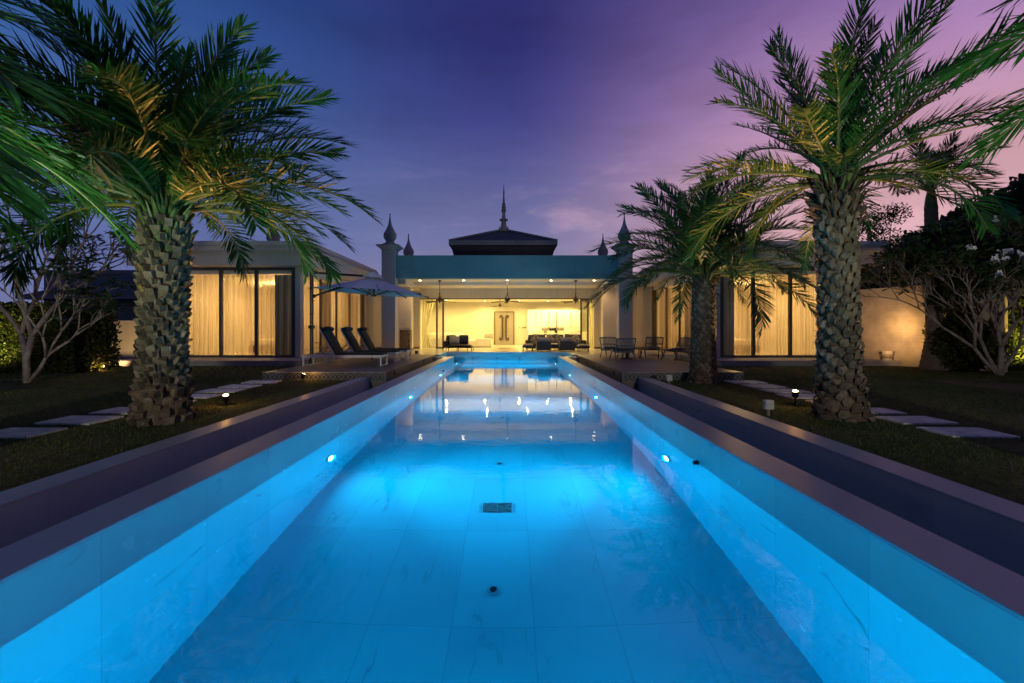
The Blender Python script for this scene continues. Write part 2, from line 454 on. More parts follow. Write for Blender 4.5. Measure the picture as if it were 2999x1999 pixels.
# the sky opposite the afterglow (behind the camera) is darker and bluer
bk = W.math('MULTIPLY', mr(Y, .60, .12), mr(Z, .92, .55))
c = W.mix(bk, c, W.mix(1.0, c, rgb(.14, .22, .30), 'MULTIPLY'))
# faint physical twilight sky underneath
sk = W.n('ShaderNodeTexSky', sky_type='NISHITA'); sk.sun_disc = False; sk.sun_elevation = R(-3); sk.sun_rotation = R(70)
ad = W.mix(1.0, c, W.mix(1.0, sk.outputs[0], grey(.02), 'MULTIPLY'), 'ADD')
W.l(ad, bg.inputs[0]); bg.inputs[1].default_value = 1.0
W.l(bg.outputs[0], wo.inputs[0])

# ------------------------------------------------------------------ ground
def m_lawn():
    t = NT('lawn_soil_and_turf'); pos = t.world_pos()
    n1 = t.noise(pos, .55, 4, .6); n2 = t.noise(pos, 9, 5, .65); n3 = t.noise(pos, 120, 3)
    c = t.mix(t.ramp(n1, [(.38, grey(0)), (.62, grey(1))]), rgb(.06, .085, .025), rgb(.15, .12, .06))
    c = t.mix(1.0, c, t.ramp(n2, [(.3, grey(.55)), (.7, grey(1.2))]), 'MULTIPLY')
    return t.done(t.bsdf(c, .95, 0, t.bump(t.math('ADD', n3, n2), .6, .03), .1))
M['lawn'] = m_lawn()
g = MB()
B = 900
HX0, HX1, HY0, HY1 = -3.30, 3.08, -3.0, 10.62
def quad(m, x0, x1, y0, y1, z): m.add([(x0, y0, z), (x1, y0, z), (x1, y1, z), (x0, y1, z)], [(0, 1, 2, 3)])
quad(g, -B, HX0, -B, B, LAWN); quad(g, HX1, B, -B, B, LAWN)
quad(g, HX0, HX1, -B, HY0, LAWN); quad(g, HX0, HX1, 20.3, B, LAWN)
struct(g.build('lawn', M['lawn']))

# grass blades near the camera (uncountable)
rng = np.random.default_rng(3)
def grass():
    pts = []
    def patch(n, x0, x1, y0, y1):
        p = np.stack([rng.uniform(x0, x1, n), rng.uniform(0, 1, n) ** 1.25 * (y1 - y0) + y0], 1); pts.append(p)
    patch(46000, -9.5, -3.52, 1.6, 10.5); patch(46000, 3.29, 9.5, 1.6, 10.5)
    patch(16000, -13.5, -5.8, 10.5, 14.45); patch(16000, 5.5, 13.5, 10.5, 14.45)
    p = np.concatenate(pts)
    # keep the stepping stones clear
    def on_stone(p, cx):
        k = np.abs((p[:, 1] - 5.15 + .35) % .7 - .35) < .24
        return (np.abs(p[:, 0] - cx) < .36) & k & (p[:, 1] < 10.45)
    p = p[~(on_stone(p, -5.5) | on_stone(p, 5.2))]
    n = len(p)
    h = rng.uniform(.012, .030, n) * (1 + .6 * (rng.random(n) < .05)); a = rng.uniform(0, 2 * pi, n); lean = rng.uniform(0, .025, n); wd = rng.uniform(.0025, .0045, n) * (1 + p[:, 1] * .12)
    v = np.zeros((n, 3, 3)); 
    v[:, 0] = np.stack([p[:, 0] - wd * np.cos(a), p[:, 1] - wd * np.sin(a), np.full(n, LAWN)], 1)
    v[:, 1] = np.stack([p[:, 0] + wd * np.cos(a), p[:, 1] + wd * np.sin(a), np.full(n, LAWN)], 1)
    v[:, 2] = np.stack([p[:, 0] - lean * np.sin(a), p[:, 1] + lean * np.cos(a), LAWN + h], 1)
    me = bpy.data.meshes.new('grass'); me.vertices.add(n * 3); me.vertices.foreach_set('co', v.reshape(-1))
    me.loops.add(n * 3); me.loops.foreach_set('vertex_index', np.arange(n * 3, dtype=np.int32))
    me.polygons.add(n); me.polygons.foreach_set('loop_start', np.arange(0, n * 3, 3, dtype=np.int32))
    t = np.repeat(rng.random(n), 3); at = me.attributes.new('tint', 'FLOAT', 'POINT'); at.data.foreach_set('value', t.astype(np.float32))
    me.update(calc_edges=True); me.validate()
    me.materials.append(m_leaf('grass_blade', rgb(.045, .10, .022), rgb(.13, .14, .05), .25, .6, .2))
    o = bpy.data.objects.new('grass', me); COL.objects.link(o); o['kind'] = 'stuff'
grass()

# stepping stones
for cx, words in ((-5.5, 'left'), (5.2, 'right')):
    ordn = ['nearest', 'second nearest', 'third', 'fourth', 'fifth', 'sixth', 'seventh', 'last']
    for k in range(8):
        m = MB(); y = 5.15 + .7 * k + random.uniform(-.03, .03); x = cx + random.uniform(-.04, .04)
        a = random.uniform(-.05, .05)
        hw, hd = .35 + random.uniform(-.02, .02), .235 + random.uniform(-.015, .015)
        pts = []
        for (u, v) in ((-1, -1), (1, -1), (1, 1), (-1, 1)):
            u2, v2 = u * hw + random.uniform(-.015, .015), v * hd + random.uniform(-.015, .015)
            pts.append((x + u2 * math.cos(a) - v2 * math.sin(a), y + u2 * math.sin(a) + v2 * math.cos(a)))
        m.add([(p[0], p[1], LAWN - .03) for p in pts] + [(p[0], p[1], LAWN + .022) for p in pts], [(3, 2, 1, 0), (4, 5, 6, 7), (0, 1, 5, 4), (1, 2, 6, 5), (2, 3, 7, 6), (3, 0, 4, 7)])
        o = m.build('stepping_stone', M['stone'], origin=(x, y, LAWN), bevel=.008)
        tag(o, f'grey rectangular stepping stone in the {words} lawn, {ordn[k]} of its row to the camera', 'stepping stone', 'stepping stones crossing the lawns')

# ------------------------------------------------------------------ terraces and patio floor
TY = 10.58
def terrace(x0, x1):
    m = MB(); m.box(x0, x1, TY, 18.0, -1.0, 0.0)
    o = m.build('terrace', [M['deck']]); struct(o)
    return o
terrace(-5.73, -2.88); terrace(2.636, 5.43)
# patterned tile risers with pale trim strips: cladding that belongs to each terrace
for x0, x1, word in ((-5.73, -2.88, 'left'), (2.636, 5.43, 'right')):
    root = thing('tiled_riser', f'blue patterned tile riser along the front of the {word} terrace', 'tiled riser', ((x0 + x1) / 2, TY, -.1), 0, 'patterned tile risers of the terraces')
    m = MB(); m.box(x0 - .006, x1 + .006, TY - .012, TY + .02, -.212, -.012); m.build('tile_panel', M['pattern'], root)
    m = MB(); m.box(x0 - .008, x1 + .008, TY - .016, TY + .03, -.012, .003); m.box(x0 - .008, x1 + .008, TY - .016, TY + .02, -.224, -.212)
    xe = x1 if x0 < 0 else x0
    m.box(xe - .008, xe + .008, TY - .018, TY + .02, -.212, -.012)
    m.build('edge_trim', M['trim'], root)
m = MB(); m.box(-6.75, -2.88, 18.0, 23.4, -.5, 0); m.box(2.636, 6.75, 18.0, 23.4, -.5, 0); m.box(-2.88, 2.636, 20.2, 23.4, -.5, 0)
struct(m.build('patio_floor', M['cream_tile']))
for sgn, x0, x1 in ((-1, -13.0, -6.75), (1, 6.75, 12.7)):
    m = MB()
    m.box(x0, x1, 14.5, 16.05, -.3, -.004)
    if sgn < 0: m.box(-7.5, -6.75, 16.05, 23.4, -.3, -.004)
    else: m.box(6.75, 7.4, 16.05, 23.4, -.3, -.004)
    struct(m.build('paving_slab', M['concrete'], bevel=.012))

# ------------------------------------------------------------------ swimming pool
YN = -1.0
pool = thing('swimming_pool', 'long rectangular swimming pool lined in pale veined marble tile', 'swimming pool', ((XL + XR) / 2, 9, WATER))
m = MB(); quad(m, XL - .05, XR + .05, YN - .05, 20.0, PF); m.build('floor', M['marble_floor'], pool)
for x0, x1 in ((-2.49, XL), (XR, 2.23)):
    m = MB(); m.box(x0, x1, YN, 17.89, -2.1, -.0725 - .02); m.box(x0, x1, 17.89, 19.95, -2.1, -.50)
    o = m.build('side_wall', M['marble_wall'], pool)
    c = MB(); c.box(x0 - .0, x1 + .003, YN, 17.893, -.0725 - .02, -.0725); c.build('coping', M['coping'], o, bevel=.004)
m = MB(); m.box(-2.88, 2.636, 19.93, 20.2, -2.1, -.10); o = m.build('end_wall', M['marble_end'], pool)
c = MB(); c.box(-2.88, 2.636, 19.92, 20.2, -.10, .0); c.build('coping', M['marble_dark'], o, bevel=.004)
m = MB(); m.box(-2.9, 2.7, YN - .3, YN, -2.1, -.0725); m.build('near_wall', M['marble_end'], pool)
# overflow gutters beside the walls and shelf of the widened far end
m = MB()
for x0, x1 in ((-3.24, -2.49), (2.23, 2.977)): quad(m, x0, x1, YN, 18.0, -.75)
m.build('gutter', M['marble_dark'], pool)
m = MB()
for x0, x1 in ((-2.88, -2.49), (2.23, 2.636)):
    m.box(x0, x1, 17.45, 17.9, -.9, -.0735)
m.build('ledge', M['coping'], pool, bevel=.003)
m = MB()
for x0, x1 in ((-2.88, -2.49), (2.23, 2.636)): m.box(x0, x1, 17.9, 19.93, -.9, -.55)
m.box(-2.88, -2.74, 17.9, 19.93, -.55, -.002); m.box(2.48, 2.636, 17.9, 19.93, -.55, -.002)
m.build('shelf', M['marble_end'], pool)
XC = (XL + XR) / 2
# floor drain grille
m = MB()
for k in range(9): m.box(XC - .145, XC + .145, 4.86 + k * .022, 4.86 + k * .022 + .011, PF + .004, PF + .016)
for x in (-.15, -.002, .146): m.box(XC + x, XC + x + .008, 4.855, 5.055, PF + .004, PF + .017)
gd = m.build('drain_grille', m_simple('green_grey_grille', rgb(.16, .19, .17), .5), pool)
m = MB(); quad(m, XC - .155, XC + .155, 4.85, 5.06, PF + .003); m.build('sump', M['black_glass'], gd)
for k in range(7):
    y = 3.67 + 2.5 * k
    m = MB(); m.lathe([(0, .05), (.012, .048), (.016, .03)], (XC, y, PF + .001), 18)
    o = m.build('floor_inlet', m_simple('inlet_grey', rgb(.35, .36, .36), .4), pool)
    m = MB(); m.lathe([(0, .028), (.004, .026)], (XC, y, PF + .0165), 14); m.build('inlet_cap', M['black_glass'], o)
# level sensors at the water line
for x, y in ((XL + .012, 14.8), (XR - .012, 4.6)):
    m = MB(); m.tube([(x, y, WATER + .015), (x + (.05 if x < 0 else -.05), y, WATER + .015)], [.026, .02], 14); m.build('level_sensor', M['dark_metal'], pool)
# wall return nozzles
for x in (XL, XR):
    for y in (2.95, 8.2, 13.2):
        d = 1 if x < 0 else -1
        m = MB(); m.tube([(x, y, -1.55), (x + d * .02, y, -1.55)], [.04, .03], 14); m.build('return_nozzle', M['white_plastic'], pool)
for x in (-1.6, -.55, .45, 1.45):
    m = MB(); m.tube([(x, 19.93, -.28), (x, 19.915, -.28)], [.03, .028], 12); m.build('overflow_nozzle', M['dark_metal'], pool)
# underwater lamps
PY = (1.1, 5.5, 9.91, 14.25, 18.68)
LZ = -1.06
for x, d in ((XL, 1), (XR, -1)):
    for y in PY:
        m = MB(); m.tube([(x - d * .004, y, LZ), (x + d * .022, y, LZ)], [.095, .088], 24)
        o = m.build('pool_light', M['steel'], pool)
        m = MB(); m.tube([(x + d * .0225, y, LZ), (x + d * .030, y, LZ)], [.075, .066], 24); m.build('lens', M['bulb_pool'], o, smooth=True, auto=30)
        light('pool_lamp', 'AREA', (x + d * .045, y, LZ), 52, POOLC, .14, target=(x + d * 3, y, LZ)).data.spread = R(168)
        light('pool_lamp', 'AREA', (x + d * .046, y, LZ), 72, POOLC, .14, target=(x + d * 3, y, LZ + .35)).data.spread = R(105)

# water body: closed volume with a nearly still surface
def m_water():
    t = NT('pool_water'); pos = t.world_pos()
    mp = t.n('ShaderNodeMapping'); t.l(pos, mp.inputs[0]); mp.inputs['Scale'].default_value = (1, 1, 1)
    n = t.noise(mp.outputs[0], 1.6, 3, .5, .4)
    n2 = t.noise(mp.outputs[0], 9, 2, .5)
    h = t.math('ADD', t.math('MULTIPLY', n, .5), t.math('MULTIPLY', n2, .16))
    g = t.n('ShaderNodeBsdfGlass'); g.inputs['IOR'].default_value = 1.33; g.inputs['Roughness'].default_value = 0.0
    t.l(t.bump(h, .15, .03), g.inputs['Normal'])
    va = t.n('ShaderNodeVolumeAbsorption'); va.inputs[0].default_value = rgb(.0, .87, .965); va.inputs[1].default_value = .62
    t.l(va.outputs[0], t.out.inputs['Volume'])
    m = t.done(g.outputs[0]); m.cycles.homogeneous_volume = True
    return m
ol = [(XL - .006, YN - .01), (XR + .006, YN - .01), (XR + .006, 17.902), (2.486, 17.902), (2.486, 19.936), (-2.746, 19.936), (-2.746, 17.902), (XL - .006, 17.902)]
n = len(ol)
m = MB(); m.add([(x, y, -1.95) for x, y in ol] + [(x, y, WATER) for x, y in ol],
                [tuple(range(n - 1, -1, -1)), tuple(range(n, 2 * n))] + [(i, (i + 1) % n, (i + 1) % n + n, i + n) for i in range(n)])
struct(m.build('pool_water', m_water()))

# low marble walls between gutter and lawn
for x0, x1, word in ((-3.494, -3.24, 'left'), (2.977, 3.26, 'right')):
    m = MB(); m.box(x0, x1, -3.0, TY - .02, -1.0, -.117 - .02)
    o = m.build('low_wall', M['marble_dark'], origin=((x0 + x1) / 2, 4, LAWN)); tag(o, f'low grey marble kerb wall between the pool gutter and the {word} lawn', 'low wall', 'marble kerb walls beside the pool')
    c = MB(); c.box(x0 - .003, x1 + .003, -3.0, TY - .022, -.137, -.117); c.build('coping', M['coping'], o, bevel=.004)
m = MB(); m.box(-3.3, 3.1, -3.0, YN - .3, -.5, -.0725); struct(m.build('paving', M['deck']))

# step lights set into the pool-side faces of the terraces
for x, d, word in ((-2.88, 1, 'left'), (2.636, -1, 'right')):
    for k, y in enumerate((11.43, 13.32, 15.27, 17.15)):
        m = MB(); m.box(x, x + d * .012, y - .055, y + .055, -.155, -.045)
        o = m.build('step_light', M['dark_metal'], origin=(x, y, -.1), bevel=.004)
        m = MB(); m.box(x + d * .012, x + d * .016, y - .03, y + .03, -.115, -.085); m.build('lens', M['black_glass'], o)
        tag(o, f'small dark square step light on the pool side of the {word} terrace, {["nearest", "second", "third", "farthest"][k]} one', 'step light', 'step lights along the terraces')

# ------------------------------------------------------------------ villa
villa = thing('villa', 'single storey white villa with open lit living room and two glazed wings round the pool', 'villa', (0, 23.4, 0))
def vpart(m, name, mat, parent=None, **k): return m.build(name, mat, parent or villa, **k)
BW = 23.4
m = MB()
m.box(-4.6, 4.35, BW, BW + .25, 2.59, 3.25); vpart(m, 'wall', M['stucco_warm'])
for a in (((-7.35), -4.6), (4.35, 7.24)):
    m = MB(); m.box(a[0], a[1], BW, BW + .25, 0, 3.25); vpart(m, 'wall', M['stucco_warm'])
# skirting on the patio
for a in ((-7.3, -4.62), (4.37, 7.2)): m = MB(); m.box(a[0], a[1], BW - .012, BW, 0.002, .09); vpart(m, 'skirting', M['brown_panel'])
# living room shell
m = MB()
m.box(-5.4, -5.2, BW + .25, 29.5, 0, 2.9); m.box(5.2, 5.4, BW + .25, 29.5, 0, 2.9); m.box(-5.4, 5.4, 29.5, 29.7, 0, 2.9)
vpart(m, 'wall', M['interior'])
m = MB(); m.box(-5.4, 5.4, BW - .0, 29.5, -.3, -.003); vpart(m, 'floor', M['cream_tile'])
m = MB(); m.box(-5.4, 5.4, BW + .25, 29.7, 2.76, 3.25); vpart(m, 'ceiling', M['ceiling'])
m = MB(); m.box(-7.35, 7.24, BW, 29.9, 3.25, 3.75); vpart(m, 'roof', M['roof_paint'])
# patio ceiling and beams
m = MB(); m.box(-5.3, 5.1, 19.95, 21.8, 3.25, 3.6); m.box(-5.3, 5.1, 21.8, BW, 3.10, 3.6); vpart(m, 'ceiling', M['ceiling'])
for a in ((-5.3, -4.58), (4.38, 5.1)): m = MB(); m.box(a[0], a[1], 20.06, BW, 2.97, 3.25); vpart(m, 'beam', M['stucco_warm'], bevel=.006)
# parapet over the patio opening; the pool's spill light is put into its colour
M['pool_spill_tint'] = m_stucco('parapet_pool_spill_tint', rgb(.17, .38, .40))
m = MB(); m.box(-4.89, 4.717, 19.62, 19.95, 3.19, 4.187); vpart(m, 'parapet', M['pool_spill_tint'], bevel=.01)
for a in ((-4.89, -4.6), (4.45, 4.717)): m = MB(); m.box(a[0], a[1], 19.95, BW, 3.25, 4.1); vpart(m, 'parapet', M['stucco'])

FIN = [(0, .30), (.04, .30), (.07, .22), (.12, .19), (.16, .175), (.21, .20), (.27, .25), (.33, .272), (.40, .277), (.415, .25), (.435, .25), (.45, .277), (.475, .275), (.52, .25), (.60, .205),
       (.70, .15), (.82, .10), (.95, .062), (1.08, .040), (1.24, .024), (1.30, .018), (1.315, .026), (1.335, .030), (1.355, .024), (1.37, .004)]
def finial(parent, x, y, z):
    m = MB(); m.lathe([(a, b) for a, b in FIN], (x, y, z), 28); return m.build('finial', M['finial'], parent, smooth=True, auto=35)
def pillar(x, y, hw=.2925, hd=.275, rear=False):
    m = MB(); m.box(x - hw, x + hw, y - hd, y + hd, 0, 4.42)
    o = vpart(m, 'pillar', M['pillar'], bevel=.008)
    m = MB()
    m.frustum((x, y), hw + .01, hd + .01, 4.40, hw + .05, hd + .05, 4.45); m.frustum((x, y), hw + .06, hd + .06, 4.453, hw + .15, hd + .15, 4.55)
    m.box(x - hw - .19, x + hw + .19, y - hd - .19, y + hd + .19, 4.552, 4.61); m.frustum((x, y), hw + .10, hd + .10, 4.612, .20, .20, 4.70)
    m.build('capital', M['finial'], o, bevel=.006)
    finial(o, x, y, 4.66)
for x in (-5.182, 4.998): pillar(x, 19.775)
for x in (-5.3, 4.93): pillar(x, 23.95)
# inner columns under the patio roof
m = MB(); m.box(-5.22, -4.62, 21.4, 21.92, 0, 3.0); vpart(m, 'column', M['stucco_warm'], bevel=.006)
m = MB(); m.box(4.41, 5.03, 21.4, 21.92, 0, 3.0); vpart(m, 'column', M['stucco_warm'], bevel=.006)
for a in ((-5.232, -4.608), (4.398, 5.042)): m = MB(); m.box(a[0], a[1], 21.388, 21.932, 0.002, .09); vpart(m, 'skirting', M['brown_panel'])

# downlights of patio and living room
def downlight(x, y, z, e, col=WARM, r=.05, spot=140, parent=None):
    m = MB(); m.lathe([(0, r + .015), (.012, r + .015)], (x, y, z - .012), 20); o = m.build('downlight', M['white_metal'], parent or villa)
    m = MB(); m.lathe([(0, r), (.004, r)], (x, y, z - .0165), 16); m.build('lamp', M['bulb'], o)
    if e: light('downlight_lamp', 'SPOT', (x, y, z - .03), e, col, .03, rot=(0, 0, 0), spot=spot, blend=.5)
for x in (-4.1, -2.1, -.1, 1.92, 3.9): downlight(x, 20.9, 3.25, 78, (1, .57, .22))
for x, y in ((-3.4, 24.6), (-1.2, 24.6), (1.0, 24.6), (3.4, 24.6), (-3.8, 27.6), (-1.5, 28.2), (.6, 27.8), (2.4, 28.2), (3.8, 28.2)):
    downlight(x, y, 2.76, 275, (1, .72, .22), .045, 168)
# cove strip: a warm line lamp hidden in the ceiling recess of the living room

# sliding door frames of the living room opening
m = MB()
m.box(-4.6, 4.35, BW + .02, BW + .16, 2.54, 2.59)
vpart(m, 'door_track', M['bronze_frame'])
for xs in ((-3.73, -3.41), (3.70, 4.05)):
    m = MB()
    for x in xs: m.box(x - .045, x + .045, BW + .03, BW + .12, 0, 2.54)
    m.box(xs[0] + .045, xs[1] - .045, BW + .03, BW + .12, 2.46, 2.54); m.box(xs[0] + .045, xs[1] - .045, BW + .03, BW + .12, 0, .07)
    o = vpart(m, 'sliding_door', M['bronze_frame'])
    m = MB(); m.box(xs[0] + .045, xs[1] - .045, BW + .07, BW + .076, .07, 2.46); m.build('pane', M['pane'], o)
# entrance double door with carved pulls
dx0, dx1 = -.96, .31; dm = (dx0 + dx1) / 2
for a, b, s in ((dx0 + .05, dm - .004, -1), (dm + .004, dx1 - .05, 1)):
    m = MB(); m.box(a, b, 29.42, 29.47, .01, 2.09); o = vpart(m, 'entrance_door', M['door'], bevel=.004)
    hx = dm + s * .115
    m = MB()
    zs = np.linspace(.42, 1.78, 24)
    m.tube([(hx, 29.37, z) for z in zs], [.046 + .012 * math.sin(i * 2.4) for i in range(24)], 8)
    for z0, d in ((.42, -1), (1.78, 1)):
        pts = []
        for k in range(15):
            t = k / 14; a_ = t * 1.5 * pi; rr = .10 * (1 - .55 * t)
            pts.append((hx + s * (.10 - rr * math.cos(a_)) - s * 0.0, 29.37, z0 + d * (rr * math.sin(a_) + .02)))
        m.tube(pts, [.042 - .012 * k / 14 for k in range(15)], 8)
    m.build('handle', M['wood_dark'], o, smooth=True)
m = MB(); m.box(dx0 - .03, dx0 + .05, 29.40, 29.5, 0, 2.15); m.box(dx1 - .05, dx1 + .03, 29.40, 29.5, 0, 2.15); m.box(dx0 + .05, dx1 - .05, 29.40, 29.5, 2.095, 2.15)
vpart(m, 'door_frame', M['brown_panel'])
m = MB()
for x in (.66, .86, .95, 1.03): m.box(x, x + .05, 29.485, 29.5, 1.06, 1.14)
vpart(m, 'switch_panel', M['black_glass'])

# centre roof pavilion with spire
m = MB()
cx, ex, ey0 = -.35, 3.05, 26.0; cyr = ey0 + ex
E0, E1 = 6.06, 7.22
m.add([(cx - ex, ey0, E0), (cx + ex, ey0, E0), (cx + ex, cyr + ex, E0), (cx - ex, cyr + ex, E0),
       (cx - .3, cyr - .3, E1), (cx + .3, cyr - .3, E1), (cx + .3, cyr + .3, E1), (cx - .3, cyr + .3, E1)],
      [(0, 1, 5, 4), (1, 2, 6, 5), (2, 3, 7, 6), (3, 0, 4, 7), (4, 5, 6, 7)])
pr = vpart(m, 'pavilion_roof', M['roof'])
m = MB()
for a, b in (((-1, -1), (1, -1)), ((1, -1), (1, 1)), ((1, 1), (-1, 1)), ((-1, 1), (-1, -1))):
    m.bar((cx + a[0] * (ex + .01), cyr + a[1] * (ex + .01), E0 - .12), (cx + b[0] * (ex + .01), cyr + b[1] * (ex + .01), E0 - .12), .10, .26)
for a in ((-1, -1), (1, -1), (1, 1), (-1, 1)):
    m.bar((cx + a[0] * ex, cyr + a[1] * ex, E0 + .04), (cx + a[0] * .3, cyr + a[1] * .3, E1 + .04), .22, .10)
m.build('fascia', M['roof_paint'], pr)
m = MB(); m.frustum((cx, cyr), 2.45, 2.45, 3.75, 3.0, 3.0, 5.80); m.build('soffit', M['soffit'], pr)
m = MB(); m.frustum((cx, cyr), 1.9, 2.53, 4.35, 1.9, 2.90, 5.0); m.build('vent_band', m_simple('vent_board', rgb(.085, .07, .068), .7), pr)
SP = [(430, 30), (405, 30), (400, 26), (385, 24), (360, 20), (355, 22), (350, 37), (341, 38), (335, 22), (328, 17), (300, 14), (286, 12), (280, 15), (276, 21), (268, 21), (262, 16), (258, 21), (250, 20), (244, 14),
      (238, 19), (232, 19), (226, 13), (222, 16), (216, 16), (211, 12), (207, 14), (202, 14), (197, 10), (190, 9.5), (160, 7.5), (112, 5.5), (108, 8), (102, 8), (98, 5), (60, 3), (30, .6)]
k = .00741; z0 = E1
m = MB(); m.lathe([((430 - y) * k, r * k) for y, r in SP], (cx, cyr, z0 + .12), 20)
m.box(cx - .33, cx + .33, cyr - .33, cyr + .33, z0 - .02, z0 + .10); m.frustum((cx, cyr), .30, .30, z0 + .10, .22, .22, z0 + .20)
for a in ((-1, -1), (1, -1), (1, 1), (-1, 1)): m.frustum((cx + a[0] * .27, cyr + a[1] * .27), .05, .05, z0 + .10, .006, .006, z0 + .32)
m.build('spire', M['finial'], pr, smooth=True, auto=35)

# wings
def cornice(m, x0, x1, y0, y1, face):
    # stepped profile built as rings round the roof edge; x0..x1,y0..y1 is the fascia plane
    def ring(o, za, zb): m.box(x0 - o, x1 + o, y0 - o, y1 + o, za, zb)
    ring(0, 3.18, 3.52)
    ring(.035, 3.523, 3.565)
    m.add([(x0 - .04, y0 - .04, 3.567), (x1 + .04, y0 - .04, 3.567), (x1 + .04, y1 + .04, 3.567), (x0 - .04, y1 + .04, 3.567),
           (x0 - .15, y0 - .15, 3.66), (x1 + .15, y0 - .15, 3.66), (x1 + .15, y1 + .15, 3.66), (x0 - .15, y1 + .15, 3.66)],
          [(3, 2, 1, 0), (4, 5, 6, 7), (0, 1, 5, 4), (1, 2, 6, 5), (2, 3, 7, 6), (3, 0, 4, 7)])
    ring(.17, 3.662, 3.74)
    ring(-.03, 3.742, 3.85)
    ring(.06, 3.852, 3.935)
    ring(-.0, 3.937, 4.01)

def wavy(x0, y0, x1, y1, z0, z1, amp=.045, wl=.16, seed=0, gather=None):
    amp *= 1.35; wl *= 1.25
    rnd = random.Random(seed); L = math.hypot(x1 - x0, y1 - y0); n = max(12, int(L / .022))
    ux, uy = (x1 - x0) / L, (y1 - y0) / L; m = MB(); ph = rnd.uniform(0, 6); ph2 = rnd.uniform(0, 6)
    rows = 9 if gather else 3; vs = []
    for j in range(rows):
        t = j / (rows - 1); z = z0 + (z1 - z0) * t
        for i in range(n + 1):
            s = i / n; d = s * L
            if gather:   # tied back to one side at 40% of the height
                pinch = gather[1] + (1 - gather[1]) * min(1, abs(t - gather[2]) / (1 - gather[2] if t > gather[2] else gather[2] * 1.6)) ** .8
                d = d * pinch if gather[0] < 0 else L - (L - d) * pinch
            p = 2 * pi * s * L / wl
            a = amp * (math.sin(p + ph + .6 * math.sin(p * .23 + ph2)) + .4 * math.sin(p * .37 + ph2)) * (.75 + .25 * (1 - t))
            vs.append((x0 + ux * d - uy * a, y0 + uy * d + ux * a, z))
    fs = []
    for j in range(rows - 1):
        for i in range(n):
            a = j * (n + 1) + i; fs.append((a, a + 1, a + n + 2, a + n + 1))
    m.add(vs, fs); return m

